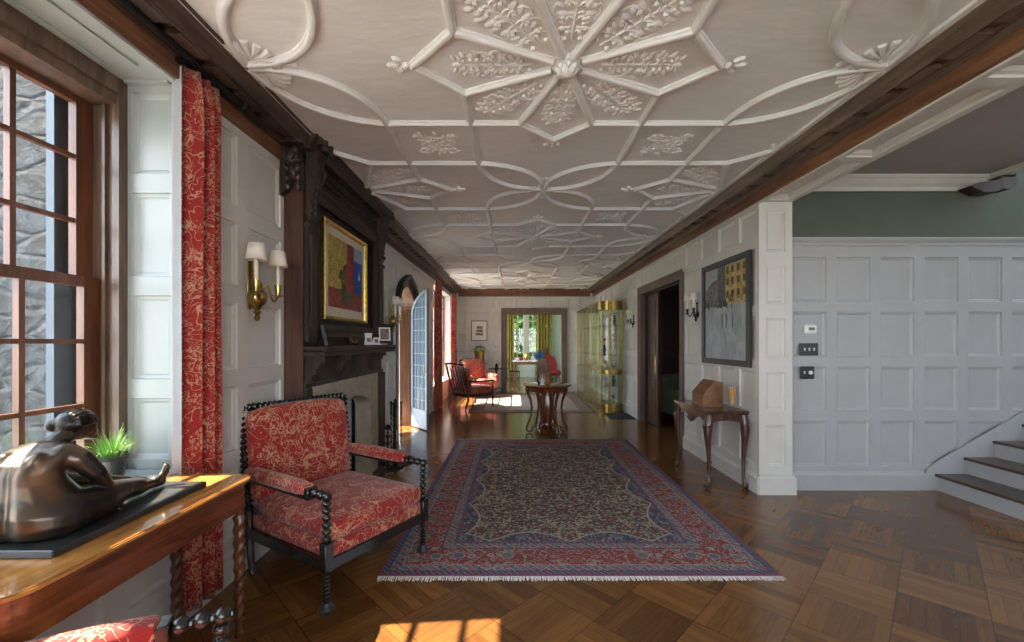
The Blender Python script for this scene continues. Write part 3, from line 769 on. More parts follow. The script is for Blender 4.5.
# upper landing walls; daylight enters from the tall window on the right
S(MB().box(8.0, 8.1, -1.2, 4.4, 0, 3.35).box(8.0, 8.1, -1.2, 4.4, 5.2, 5.4).box(8.0, 8.1, -1.2, 2.75, 3.3, 5.3).box(4.6, 4.72, 2.5, 4.3, 3.3, 5.4).box(4.6, 8.1, 2.45, 2.56, 3.27, 5.4).box(4.6, 8.1, 2.45, 4.4, 5.4, 5.5).build('wall_landing', plain('landing wall', (.7, .75, .8), .7)))
simple_window('window_5', 8.05, 2.75, 4.25, 3.35, 5.2, 3, 3)
S(MB().box(2.5, 4.2, -1.3, -1.2, 0, 3.3).box(6.4, 8.1, -1.3, -1.2, 0, 3.3).box(2.5, 8.1, -1.3, -1.2, 0, 1.2).box(2.5, 8.1, -1.3, -1.2, 2.7, 3.3).build('wall_hall_front', 'white'))
simple_window('added_window_6', -1.25, 4.2, 6.4, 1.2, 2.7, 8, 4, axis=1)  # unseen hall window, added and sized for cool daylight
# dark carved newel drop at the corner of the stairwell
nd = thing('newel_drop', 'dark carved wooden newel drop at the corner of the stairwell ceiling', 'newel', (0, 0, 0))
MB().prism([(4.47, 3.03), (4.56, 3.06), (4.74, 3.09), (4.80, 3.14), (4.92, 3.14), (4.92, 3.03), (4.86, 3.0), (4.78, 3.0), (4.72, 2.97), (4.6, 2.97)], 1, HY - .16, HY - .03).build('bracket', 'dkwood', nd)
MB().box(4.76, 4.90, HY - .18, HY - .03, 3.12, 3.28, b=.01).build('post', 'dkwood', nd)

st = thing('staircase', 'white staircase with dark wooden treads rising right along the hall wall', 'staircase', (4.28, 0, 0))
RUN, RISE = .292, .168
for k in range(12):
    x = k * RUN
    MB().box(x - .03, x + RUN + .005, 2.75, HY - .022, (k + 1) * RISE - .028, (k + 1) * RISE, b=.006).build('tread', 'tread', st)
    MB().box(x, x + .02, 2.78, HY - .022, k * RISE, (k + 1) * RISE - .028).build('riser', 'white_hall', st)
sk = [(-.12, 0), (-.12, .20), (.02, .30), (.02 + 12 * RUN, .30 + 12 * RISE), (.02 + 12 * RUN, 12 * RISE - .05), (RUN, 0)]
skm = MB().prism(sk, 1, HY - .024, HY - .006)
skm.prism([(-.12, .185), (-.12, .21), (.02, .31), (.02 + 12 * RUN, .31 + 12 * RISE), (.02 + 12 * RUN, .285 + 12 * RISE), (.02, .285)], 1, HY - .034, HY - .02); skm.build('skirt_board', 'white_hall', st)
# open side closed with a panel
mbx = MB(); 
for k in range(12): mbx.box(k * RUN + .021, (k + 1) * RUN + .02, 2.79, 2.83, 0, (k + 1) * RISE - .03)
mbx.build('side_panel', 'white_hall', st)

# thermostat and switch plates
t = thing('thermostat', 'small white thermostat with grey display on the hall panelling above the black switches', 'thermostat', (3.01, HY + .002, 1.63))
MB().box(-.062, .062, -.012, 0, -.045, .045, b=.01).box(-.05, .05, -.026, -.012, -.034, .034, b=.008).build('housing', 'whiteobj', t)
MB().box(-.03, .03, -.028, -.0262, -.012, .018).build('display', plain('grey lcd', (.12, .14, .12), .3), t)
t = thing('switch_plate', 'wide black switch plate with three white toggles on the hall wall', 'light switch', (2.995, HY + .002, 1.425), group='hall switch plates')
MB().box(-.095, .095, -.008, 0, -.062, .062, b=.004).build('plate', 'black', t)
for k in (-1, 0, 1): MB().box(k * .048 - .006, k * .048 + .006, -.02, -.008, -.014, .016, b=.002).build('toggle', 'whiteobj', t)
t = thing('switch_plate', 'narrow black switch plate with a dimmer, below the three-toggle plate', 'light switch', (2.98, HY + .002, 1.19), group='hall switch plates')
MB().box(-.072, .072, -.008, 0, -.065, .065, b=.004).build('plate', 'black', t)
MB().box(-.04, -.028, -.02, -.008, -.014, .016, b=.002).build('toggle', 'whiteobj', t)
MB().lathe([(.02, 0), (.018, .014), (0, .014)], seg=14, loc=tr(.028, -.008, 0) @ rot('X', PI / 2)).build('dimmer_knob', 'whiteobj', t)

# ------------------------------------------------------------------ dining room beyond
simple_window('added_window_9', -3.25, 13.6, 17.4, .5, 2.9, 6, 5, 'white')  # unseen side window, added to brighten the dining room
S(MB().box(-3.3, -3.2, 12.9, 18.1, 0, .5).box(-3.3, -3.2, 12.9, 18.1, 2.9, 3.2).box(-3.3, -3.2, 12.9, 13.6, 0, 3.2).box(-3.3, -3.2, 17.4, 18.1, 0, 3.2).box(2.1, 2.2, 12.95, 18.1, 0, 3.2)
  .box(-3.2, -.12, 18.0, 18.1, 0, 3.2).box(-.12, 1.2, 18.0, 18.1, 2.85, 3.2).box(-.12, 1.2, 18.0, 18.1, 0, .6).box(.42, .62, 17.96, 18.1, .6, 2.85).box(1.0, 2.2, 18.0, 18.1, 0, 3.2).build('wall_dining', 'pale_wall'))
simple_window('window_7', 18.05, -.12, .42, .6, 2.85, 2, 5, 'white', 1)
simple_window('window_8', 18.05, .62, 1.0, .6, 2.85, 2, 5, 'white', 1)

# ------------------------------------------------------------------ outdoors
S(MB().box(-40, -9, -20, 45, -.3, -.15).box(-9, 30, 21, 45, -.3, -.15).build('ground', 'lawn'))
S(MB().box(-9, WL - .31, -20, 21, -.3, -.15).box(WL - .31, 30, 18.15, 21, -.3, -.15).box(WL - .31, 30, -20, -2.75, -.3, -.15).build('ground.001', 'bounce_terrace'))
S(MB().box(-9, -2.32, 3.3, 3.9, -.2, 6).box(-2.42, -2.1, 2.56, 3.3, -.2, 6).build('wall_outside', 'fieldstone'))
tv = []
for seed in (1, 2):
    rnd = random.Random(seed); mb = MB()
    for k in range(7000):
        a = rnd.uniform(0, 2 * PI); h = rnd.uniform(.4, 6.5); R = 2.3 * math.sin(PI * min(1, (h + .4) / 7.2)) ** .6
        r = R * rnd.uniform(.25, 1.0); c = Vector((r * math.cos(a), r * math.sin(a), h))
        s = rnd.uniform(.12, .24); M3 = Matrix.Rotation(rnd.uniform(0, 6), 4, 'Z') @ Matrix.Rotation(rnd.uniform(0, 3), 4, 'X')
        mb.add([(-s, 0, 0), (0, -s * .5, .02), (s, 0, 0), (0, s * .5, .02)], [(0, 1, 2, 3)], Matrix.Translation(c) @ M3)
    tv.append(mb)
t = thing('garden_tree', 'nearest leafy green tree, straight behind the dining room window', 'tree', (.5, 22.6, -.15), group='garden trees')
tv[0].build('foliage', 'tree', t); MB().tube([(0, 0, 0), (.05, 0, 2), (0, .1, 4.5)], [.2, .15, .06], 8).build('trunk', 'bark', t)
t2 = dup(t, (4.2, 26.5, -.15), 1.3, 'leafy green tree to the right, farther off behind the dining room window')
dup(t, (-2.6, 27.5, -.15), 1.9, 'leafy green tree to the left, farther off behind the dining room window')
dup(t, (1.0, 32, -.15), 2.3, 'tall green tree farthest back beyond the dining room window')
dup(t, (-15, 13.5, -.15), .6, 'leafy green tree outside the far left window by the red armchairs')
# ------------------------------------------------------------------ chimney piece
FX = -1.64
fp = thing('fireplace', 'tall dark carved oak chimneypiece with stone surround and bracketed mantel shelf', 'fireplace', (0, 0, 0))
Y0, Y1 = 3.27, 5.2
# carcass: recessed central panel
a = MB()
a.box(WL - .02, FX, Y0, 3.50, 0, 2.9).box(WL - .02, FX, 4.98, Y1, 0, 2.9)
a.box(WL - .02, FX, 3.5, 4.98, 2.72, 2.9).box(WL - .02, FX, 3.5, 4.98, 1.2, 1.57).box(WL - .02, FX - .05, 3.5, 4.98, 1.5, 2.75)
a.build('panelling', 'dkwood', fp)
# reddish plain return on the near side
MB().box(WL - .02, FX + .002, Y0 - .012, Y0, .19, 2.89).build('side_return', wood('red brown oak side', (.05, .024, .016), (.12, .06, .04), 2, .35), fp)
# frame moulding round the painting recess
def frame_mb(x, y0, y1, z0, z1, w, t, steps=((0, 0), (0, 1), (.35, .6), (.6, .9), (1, .15), (1, 0))):
    m_ = MB(); sg = 1 if t > 0 else -1
    cs = [(y0, z0), (y1, z0), (y1, z1), (y0, z1)]
    rg = []
    for (u, h) in steps:
        k = u * w; rg.append([(x + h * t, yy, zz) for yy, zz in ((y0 + k, z0 + k), (y1 - k, z0 + k), (y1 - k, z1 - k), (y0 + k, z1 - k))])
    V = [p for r in rg for p in r]; F = []
    for q in range(len(rg) - 1):
        for i in range(4): F.append((q * 4 + i, q * 4 + (i + 1) % 4, q * 4 + 4 + (i + 1) % 4, q * 4 + 4 + i))
    return m_.add(V, F)
frame_mb(FX - .005, 3.42, 5.02, 1.545, 2.78, .11, .035).build('overmantel_frame', 'dkwood', fp)
b = MB()
for k in range(30): b.ball((FX + .015, 3.445, 1.6 + k * .039), .014, 6, 4)
for k in range(38): b.ball((FX + .015, 3.47 + k * .04, 2.755), .014, 6, 4)
b.build('bead_moulding', 'dkwood', fp)
# pilasters with scrolled capitals
for yy in (3.37, 5.10):
    p = MB(); p.box(FX, FX + .03, yy - .075, yy + .075, 1.5, 2.45).box(FX + .03, FX + .042, yy - .045, yy + .045, 1.62, 2.35)
    p.box(FX, FX + .045, yy - .085, yy + .085, 2.4, 2.44)
    p.build('pilaster', 'dkwood', fp)
    c = MB()
    S_ = [(FX, 2.46), (FX + .03, 2.46), (FX + .05, 2.50), (FX + .045, 2.58), (FX + .055, 2.68), (FX + .08, 2.78), (FX + .10, 2.86), (FX + .09, 2.94), (FX + .10, 2.96), (FX + .10, 3.0), (FX, 3.0)]
    c.prism(S_, 1, yy - .06, yy + .06)
    for h in (-1, 1):
        c.lathe([(.0, -.01), (.055, -.01), (.055, .012), (.03, .02), (0, .022)], seg=14, loc=tr(FX + .055, yy + h * .066, 2.86) @ rot('X', PI / 2 * h))
        c.lathe([(.0, -.01), (.03, -.01), (.03, .012), (0, .02)], seg=12, loc=tr(FX + .03, yy + h * .066, 2.53) @ rot('X', PI / 2 * h))
    for q in range(7): c.ball((FX + .05 + .008 * max(0, q - 2), yy, 2.52 + q * .055), (.022, .035 - .003 * abs(q - 3), .03), 8, 5)
    for h in (-1, 1):
        for q in range(5): c.ball((FX + .03 + .009 * max(0, q - 2), yy + h * .05, 2.55 + q * .06), (.02, .02, .028), 6, 5)
    c.box(FX, FX + .11, yy - .09, yy + .09, 3.0, 3.04).box(FX, FX + .14, yy - .1, yy + .1, 3.04, 3.098)
    for q in (-.05, .05): c.lathe([(.0, -.0), (.026, .0), (.03, .03), (.02, .05), (.026, .085), (0, .085)], (FX + .145, yy + q, 3.0), 10)
    c.build('scrolled_capital', 'dkwood', fp)
# carved corner block that breaks forward toward the near wall
c = MB().box(WL, -1.57, 3.10, Y0, 3.055, 3.098).box(WL, -1.60, 3.12, Y0, 2.99, 3.055)
for yy in (3.15, 3.23):
    c.lathe([(0, 0), (.032, 0), (.038, .02), (.026, .04), (.034, .075), (.04, .10), (0, .10)], (-1.60, yy, 2.985), 12)
c.ball((-1.685, 3.20, 2.90), (.06, .06, .07), 14, 10).ball((-1.685, 3.22, 2.80), (.045, .045, .055), 12, 8)
for q in range(5):
    for h in (-1, 1): c.ball((-1.69 + h * .04, 3.17 + q * .012, 2.95 - q * .065), (.024, .03, .034), 8, 6)
c.lathe([(.0, -.01), (.045, -.01), (.045, .012), (.02, .02), (0, .022)], seg=14, loc=tr(-1.69, 3.14, 2.90) @ rot('X', PI / 2))
c.prism([(WL, 2.98), (-1.64, 2.98), (-1.66, 2.86), (-1.70, 2.74), (-1.74, 2.66), (WL, 2.62)], 1, 3.20, Y0)
c.build('corner_block', 'dkwood', fp)
# frieze under the cornice
f = MB()
for k in range(9):
    y = 3.58 + k * .165
    f.ball((FX + .012, y, 2.865), (.018, .05, .02), 8, 5)
    for h in (-1, 1): f.ball((FX + .01, y + h * .06, 2.87), (.012, .02, .013), 6, 4)
f.build('carved_frieze', 'dkwood', fp)
# cornice of the chimney breast, breaking forward
P = cornice_prof(-.03)
c = MB().prism([(FX - .09 + p[0], p[1]) for p in P], 1, Y0 - .05, Y1 + .07)
y = Y0 + .05
while y < Y1 - .1: c.box(FX + .0, FX + .055, y, y + .10, 2.99, 3.03); y += .155
c.build('cornice', 'dkwood_h', fp)
# mantel shelf and brackets
MB().box(WL, -1.475, Y0 + .0, Y1 + .02, 1.385, 1.425, b=.006).box(WL, -1.455, Y0 - .01, Y1 + .03, 1.425, 1.468, b=.008).build('mantel_shelf', 'dkwood_h', fp)
for yy in (3.33, 3.86, 4.36, 4.86):
    pr = [(FX, 1.385), (FX + .15, 1.385), (FX + .15, 1.345), (FX + .12, 1.34), (FX + .11, 1.30), (FX + .085, 1.285), (FX + .08, 1.245), (FX + .055, 1.235), (FX + .045, 1.19), (FX + .015, 1.165), (FX, 1.10)]
    MB().prism(pr, 1, yy - .035, yy + .035).build('bracket', 'dkwood', fp)
MB().box(FX, FX + .02, Y0, Y1, 1.13, 1.17).box(FX, FX + .012, 3.5, 4.98, 1.17, 1.385).build('lower_frieze', 'dkwood_h', fp)
# stone surround with a Tudor arched opening
ar = arch(3.72, 4.66, .78, .97, 6)
so = [(3.48, 0), (3.48, .3), (3.48, .66)]
inn = [(3.72, 0)] + ar + [(4.66, 0)]
n = len(inn); out = []
for i, p in enumerate(inn):
    t = i / (n - 1)
    if i == 0: out.append((3.37, 0))
    elif i == n - 1: out.append((4.96, 0))
    elif i <= 3: out.append((3.37, 1.14 if i == 3 else p[1] + .1 * i))
    elif i >= n - 4: out.append((4.96, 1.14 if i == n - 4 else p[1] + .1 * (n - 1 - i)))
    else: out.append((p[0], 1.14))
MB().strip(out, inn, 0, FX - .12, FX + .035).build('stone_surround', 'stonesur', fp)
inn2 = [(3.66, 0)] + arch(3.66, 4.72, .79, 1.03, 6) + [(4.72, 0)]
MB().strip(inn2, inn, 0, FX + .035, FX + .055).build('stone_moulding', 'stonesur', fp)
MB().box(-2.16, -2.12, 3.56, 4.86, 0, 1.1).box(-2.16, FX - .1, 3.56, 3.70, 0, 1.1).box(-2.16, FX - .1, 4.68, 4.82, 0, 1.1).box(-2.16, FX - .1, 3.56, 4.82, 1.0, 1.1).box(-2.16, FX - .1, 3.56, 4.82, .0, .02).build('firebox', 'soot', fp)
MB().box(FX + .03, FX + .10, 3.45, 5.02, 0, .02).build('hearth_slab', 'slate', fp)
# lower dark piers
MB().box(FX, FX + .03, Y0, 3.36, 0, 1.13).build('lower_pier', 'dkwood', fp); MB().box(FX, FX + .045, 4.97, Y1, 0, 1.13).build('lower_pier', 'dkwood', fp)

# fire tools stand and andiron with curled foot
t = thing('fire_tool_stand', 'black iron fireside stand with twisted knobs beside the hearth behind the red chair', 'fire tools', (-1.42, 5.02, 0))
MB().lathe([(.10, 0), (.10, .015), (.04, .03), (.015, .05), (.012, .7), (.03, .72), (.012, .75), (.018, .8), (0, .83)], seg=12).build('stand', 'iron', t)
for k in range(3):
    a = k * 2.1 + .5; x, y = .07 * math.cos(a), .07 * math.sin(a)
    m_ = MB().tube([(x, y, .12), (x, y, .62)], .006, 6).tube([(x, y, .62), (x, y, .76)], .011, 6)
    for q in range(6): m_.ball((x, y, .3 + q * .07), .014, 6, 4)
    m_.ball((x, y, .77), .018, 8, 5).box(x - .03, x + .03, y - .006, y + .006, .10, .2)
    m_.build('poker', 'iron', t)
t = thing('andiron', 'black iron andiron with curled foot on the floor by the hearth', 'andiron', (-1.42, 4.72, 0))
m_ = MB().tube([(0, 0, .03), (0, 0, .5)], .013, 8)
for q in range(5): m_.ball((0, 0, .12 + q * .08), .026, 8, 5)
m_.ball((0, 0, .54), .035, 10, 7); m_.build('shaft', 'iron', t)
cpts = [(.0 + .20 * i / 12, -.04 * i / 12, .05 + .05 * (i / 12) ** 2 * 1.5) for i in range(12)]
for i in range(10): a = -.9 + i * .55; cpts.append((.22 + .03 * math.cos(a) * (1 - i * .05), -.04, .15 + .03 * math.sin(a) * (1 - i * .05)))
MB().tube(cpts, .012, 6).build('curled_foot', 'iron', t)

# painting over the mantel
t = thing('framed_painting', 'gold framed floral still life with blue window hanging over the dark mantelpiece', 'painting', (FX - .03, 4.125, 1.70))
px = 0
hw, hh = .52, .88
m_ = frame_mb(0.0, -hw, hw, 0, hh, .038, .05, ((0, 0), (0, .85), (.15, 1), (.5, .7), (.8, .75), (1, .4), (1, 0))); m_.box(-.01, .01, -hw + .01, hw - .01, .01, hh - .01); m_.build('gilt_frame', 'gold', t)
MB().box(.010, .022, -hw + .038, hw - .038, .038, hh - .038).build('mount', plain('linen mount', (.62, .54, .42), .8, var=.04), t)
def rect(y0, y1, z0, z1, d=0): return MB().box(.022, .026 + d * .001, y0, y1, z0, z1)
Yl, Yr, Zb, Zt = -hw + .12, hw - .11, .12, hh - .11
def m_paint(name, a, b, sc_=18):
    g = G(name); o = g.obj(); f = g.noise(o, sc_, 3, .6, 1.4)
    return g.bsdf(g.mix(g.ss(f, .42, .56), a, b), .7)
MP = dict(yel=m_paint('gold patterned paint', (.55, .40, .10), (.28, .21, .06), 30), red=m_paint('oxblood paint', (.20, .03, .03), (.30, .07, .05)),
          blue=m_paint('blue paint', (.02, .05, .28), (.03, .09, .40)), sky=m_paint('pale blue paint', (.22, .32, .42), (.3, .38, .45)), gr=m_paint('dark green paint', (.03, .06, .03), (.10, .13, .05)),
          fl=m_paint('scarlet paint', (.45, .05, .03), (.30, .03, .05)), curt=m_paint('maroon curtain paint', (.26, .04, .03), (.16, .03, .03)))
ym = Yl + .62 * (Yr - Yl)
rect(Yl, Yl + .52 * (Yr - Yl), Zb + .18, Zt).build('painted_wallpaper', MP['yel'], t)
rect(Yl, Yr, Zb, Zb + .18).build('painted_table', MP['red'], t)
rect(Yl + .52 * (Yr - Yl), ym + .08, Zb + .18, Zt).build('painted_curtain', MP['curt'], t)
rect(ym + .08, Yr, Zb + .18, Zt - .14).build('painted_sea', MP['blue'], t); rect(ym + .08, Yr, Zt - .14, Zt).build('painted_sky', MP['sky'], t)
MB().add([(.029, Yr - .12, .45), (.029, Yr - .06, .45), (.029, Yr - .085, .54)], [(0, 1, 2)]).build('painted_sail', 'paper', t)
rnd = random.Random(3)
m1, m2 = MB(), MB()
def disc(mb, y, z, r, x, an=0, st=1.):
    V = [(x, y + r * st * math.cos(q * PI / 4) * math.cos(an) - r * math.sin(q * PI / 4) * math.sin(an), z + r * st * math.cos(q * PI / 4) * math.sin(an) + r * math.sin(q * PI / 4) * math.cos(an)) for q in range(8)]
    mb.add(V, [tuple(range(8))])
for k in range(60):
    a = rnd.uniform(0, 2 * PI); r = rnd.uniform(0, 1) ** .5
    disc(m1, .0 + .17 * r * math.cos(a), .36 + .19 * r * math.sin(a), rnd.uniform(.015, .03), .0275 + k * .00002, rnd.uniform(0, 3), 1.8)
for k in range(26):
    a = rnd.uniform(0, 2 * PI); r = rnd.uniform(0, 1) ** .5
    disc(m2, .06 + .10 * r * math.cos(a), .45 + .16 * r * math.sin(a), rnd.uniform(.02, .034), .0292 + k * .00002, 0, 1.2)
m1.build('painted_leaves', MP['gr'], t); m2.build('painted_flowers', MP['fl'], t)

# things on the mantel shelf
t = thing('photo_frame', 'narrow dark easel picture frame at the near end of the mantel shelf, seen edge on', 'photo frame', (-1.57, 3.52, 1.47), math.radians(24), 'photo frames on the mantel')
fl = MB(rot('Y', 0)); fl.box(-.012, .012, -.06, .06, 0, .17, rot('Y', -.22)); fl.build('frame', 'iron', t)
MB().add([(.012, -.045, .015), (.012, .045, .015), (.012, .045, .155), (.012, -.045, .155)], [(0, 1, 2, 3)], rot('Y', -.22)).build('photo', 'paper', t)
MB().tube([(-.035, 0, .15), (-.075, 0, 0)], .006, 6).build('strut', 'iron', t)
t = thing('photo_frame', 'dark framed photograph at the far end of the mantel shelf', 'photo frame', (-1.53, 4.98, 1.47), math.radians(-62), 'photo frames on the mantel')
R_ = rot('Y', -.2)
MB().box(-.012, .008, -.095, .095, 0, .25, R_, b=.003).build('frame', 'iron', t)
MB().add([(.0095, -.066, .045), (.0095, .066, .045), (.0095, .066, .205), (.0095, -.066, .205)], [(0, 1, 2, 3)], R_).build('mount', 'paper', t)
MB().add([(.0102, -.05, .06), (.0102, .05, .06), (.0102, .05, .19), (.0102, -.05, .19)], [(0, 1, 2, 3)], R_).build('photo', plain('brown photograph', (.2, .14, .12), .4, var=.6, nscale=40), t)
MB().tube([(-.05, 0, .2), (-.10, 0, 0)], .006, 6).build('strut', 'iron', t)
def card(x, y, rz, w, h, label, lean=-.2):
    t = thing('greeting_card', label, 'card', (x, y, 1.47), rz, 'cards on the mantel')
    MB().box(-.001, .001, -w / 2, w / 2, 0, h, rot('Y', lean)).build('front_leaf', 'paper', t)
    MB().box(-.001, .001, -w / 2, w / 2, 0, h, tr(-.03, 0, 0) @ rot('Y', -lean)).build('back_leaf', 'paper', t)
    MB().add([(.0016, -w * .3, h * .25), (.0016, w * .3, h * .25), (.0016, w * .3, h * .8), (.0016, -w * .3, h * .8)], [(0, 1, 2, 3)], rot('Y', lean)).build('printed_picture', plain('card print ' + label[:5], (.25, .25, .24), .6, var=.7, nscale=30), t)
card(-1.52, 4.42, -.35, .10, .125, 'white greeting card standing on the mantel shelf, larger of the two')
card(-1.50, 4.60, -.5, .08, .08, 'small white greeting card standing on the mantel, nearer the dark photo frame')
t = thing('ornamental_shell', 'low dark brown shell ornament lying mid mantel behind the white cards', 'ornament', (-1.58, 4.15, 1.47))
m_ = MB()
for k in range(9):
    a = (k - 4) * .33; m_.tube([(0, 0, .02), (.05 * math.cos(a + PI), .09 * math.sin(a), .04), (.07 * math.cos(a + PI) * .4, .14 * math.sin(a), .075)], [.012, .018, .005], 6)
m_.ball((0, 0, .018), (.05, .08, .018)); m_.build('shell', 'walnut', t)
t = thing('folded_paper', 'thin white papers lying flat on the mantel shelf beside the dark photo frame', 'papers', (-1.50, 4.74, 1.47))
MB().box(-.035, .035, -.11, .11, 0, .006).box(-.03, .03, -.10, .12, .006, .011).build('sheet', 'paper', t)

# ------------------------------------------------------------------ curtains
def curtain(name, label, p0, p1, z0, z1, amp, folds, mat, rod=None, group=None, lin=None, head=.03):
    t = thing(name, label, 'curtain', ((p0[0] + p1[0]) / 2, (p0[1] + p1[1]) / 2, z0), 0, group)
    a = Vector((p0[0], p0[1])); b = Vector((p1[0], p1[1])); mid = (a + b) / 2; d = b - a; L = d.length; d.normalize(); n = Vector((-d.y, d.x))
    N = folds * 14; rows = 30; mb = MB(); V = []; F = []; rr = random.Random(int(z1 * 100 + folds))
    ph = [rr.uniform(-.5, .5) for _ in range(folds + 2)]
    for j in range(rows + 1):
        h = j / rows; z = (z1 - z0) * h
        flare = 1 + .16 * (1 - h) ** 2 - .05 * math.sin(h * PI)
        for i in range(N + 1):
            u = i / N; w = u * folds; k = int(min(w, folds - 1))
            pinch = 1 - .45 * max(0, (h - .93) / .07)
            off = amp * pinch * (math.sin(2 * PI * w + .5 * math.sin(3 * h + ph[k])) + .25 * math.sin(4 * PI * w + ph[k] * 5 + 2 * h))
            q = d * ((u - .5) * L * flare + .12 * amp * math.sin(4 * PI * w)) + n * off
            V.append((q.x, q.y, z))
    for j in range(rows):
        for i in range(N): F.append((j * (N + 1) + i, j * (N + 1) + i + 1, (j + 1) * (N + 1) + i + 1, (j + 1) * (N + 1) + i))
    mb.add(V, F); o = mb.build('drape', mat, t, True)
    sm = o.modifiers.new('thick', 'SOLIDIFY'); sm.thickness = .006; sm.offset = 0
    if lin: lin(t)
    return t
def lining(t):
    V = []; F = []
    for j in range(21):
        h = j / 20
        for i in range(7):
            V.append((-.065 + .010 * i + .004 * math.sin(6 * h), -.13 - .012 * math.sin(i * 1.2) - .02 * (1 - h) ** 2, 2.9 * h))
    for j in range(20):
        for i in range(6): F.append((j * 7 + i, j * 7 + i + 1, (j + 1) * 7 + i + 1, (j + 1) * 7 + i))
    MB().add(V, F).build('lining', 'lining', t, True)
curtain('curtain', 'red and ecru floral curtain with white lining edge, beside the near window behind the table', (-1.735, 2.225), (-1.732, 2.455), .06, 2.965, .042, 3, 'curtain', lin=lining, group='red window curtains')
t = thing('curtain_rod', 'dark curtain rod fixed below the cornice above the near window', 'curtain rod', (0, 0, 0))
MB().tube([(-1.70, BY0, 2.985), (-1.70, 2.62, 2.985)], .016, 8).lathe([(0, 0), (.03, .01), (.034, .03), (.02, .05), (0, .06)], seg=12, loc=tr(-1.70, 2.62, 2.985) @ rot('X', -PI / 2)).build('rod', 'iron', t)
for y in (.2, 1.2, 2.2): MB().box(WL, -1.69, y - .012, y + .012, 2.965, 2.985).build('rod_bracket', 'iron', t)
curtain('curtain', 'far red floral curtain nearest the arched door, left of the far window', (-1.70, 9.22), (-1.70, 9.72), .03, 2.86, .05, 4, 'curtain', group='red window curtains')
curtain('curtain', 'far red floral curtain right of the far window, beside the back wall', (-1.70, 11.6), (-1.70, 12.15), .03, 2.86, .05, 4, 'curtain', group='red window curtains')
curtain('curtain', 'yellow green curtain on the left edge of the dining room window', (-.30, 17.86), (.0, 17.86), .03, 2.95, .04, 3, 'yellowcloth', group='yellow green dining room curtains')
curtain('curtain', 'wide yellow green curtain right of the dining room window', (.95, 17.86), (1.60, 17.86), .03, 2.95, .05, 5, 'yellowcloth', group='yellow green dining room curtains')
# ------------------------------------------------------------------ bobbin turned armchair (front is +Y)
def bobbins(mb, p0, p1, n, r, ends=True):
    a = Vector(p0); b = Vector(p1); L = (b - a).length
    mb.tube([p0, p1], r * .5, 8)
    for k in range(n):
        c = a.lerp(b, (k + .5) / n); d = (b - a).normalized()
        q = d.to_track_quat('Z', 'Y').to_matrix().to_4x4()
        mb.ball((0, 0, 0), (r, r, L / n * .50), 10, 6, tr(*c) @ q)
def cushion(mb, x0, x1, y0, y1, z0, z1, puff=.02, rnd=.035, loc=None, nx=10, ny=10):
    """box cushion with softly domed faces and rounded edges"""
    bm = bmesh.new(); bmesh.ops.create_cube(bm, size=1)
    bmesh.ops.subdivide_edges(bm, edges=bm.edges[:], cuts=7, use_grid_fill=True)
    X, Y, Zz = (x1 - x0) / 2, (y1 - y0) / 2, (z1 - z0) / 2
    for v in bm.verts:
        u = [v.co.x * 2, v.co.y * 2, v.co.z * 2]
        D = (X, Y, Zz); p = [u[i] * D[i] for i in range(3)]
        c = [max(-D[i] + rnd, min(D[i] - rnd, p[i])) for i in range(3)]
        w = Vector(p) - Vector(c)
        if w.length > 1e-6:
            # project to rounded box
            k = max(abs(u[0]), abs(u[1]), abs(u[2])); w = w.normalized() * rnd; p = [c[i] + w[i] for i in range(3)]
        bul = puff * (1 - u[0] ** 2) * (1 - u[1] ** 2) * (1 if abs(u[2]) > .99 else 0)
        bux = puff * .6 * (1 - u[1] ** 2) * (1 - u[2] ** 2) * (1 if abs(u[0]) > .99 else 0)
        buy = puff * .6 * (1 - u[0] ** 2) * (1 - u[2] ** 2) * (1 if abs(u[1]) > .99 else 0)
        v.co = Vector((p[0] + math.copysign(bux, u[0]) + (x0 + x1) / 2, p[1] + math.copysign(buy, u[1]) + (y0 + y1) / 2, p[2] + math.copysign(bul, u[2]) + (z0 + z1) / 2))
    return mb.frombm(bm, loc)
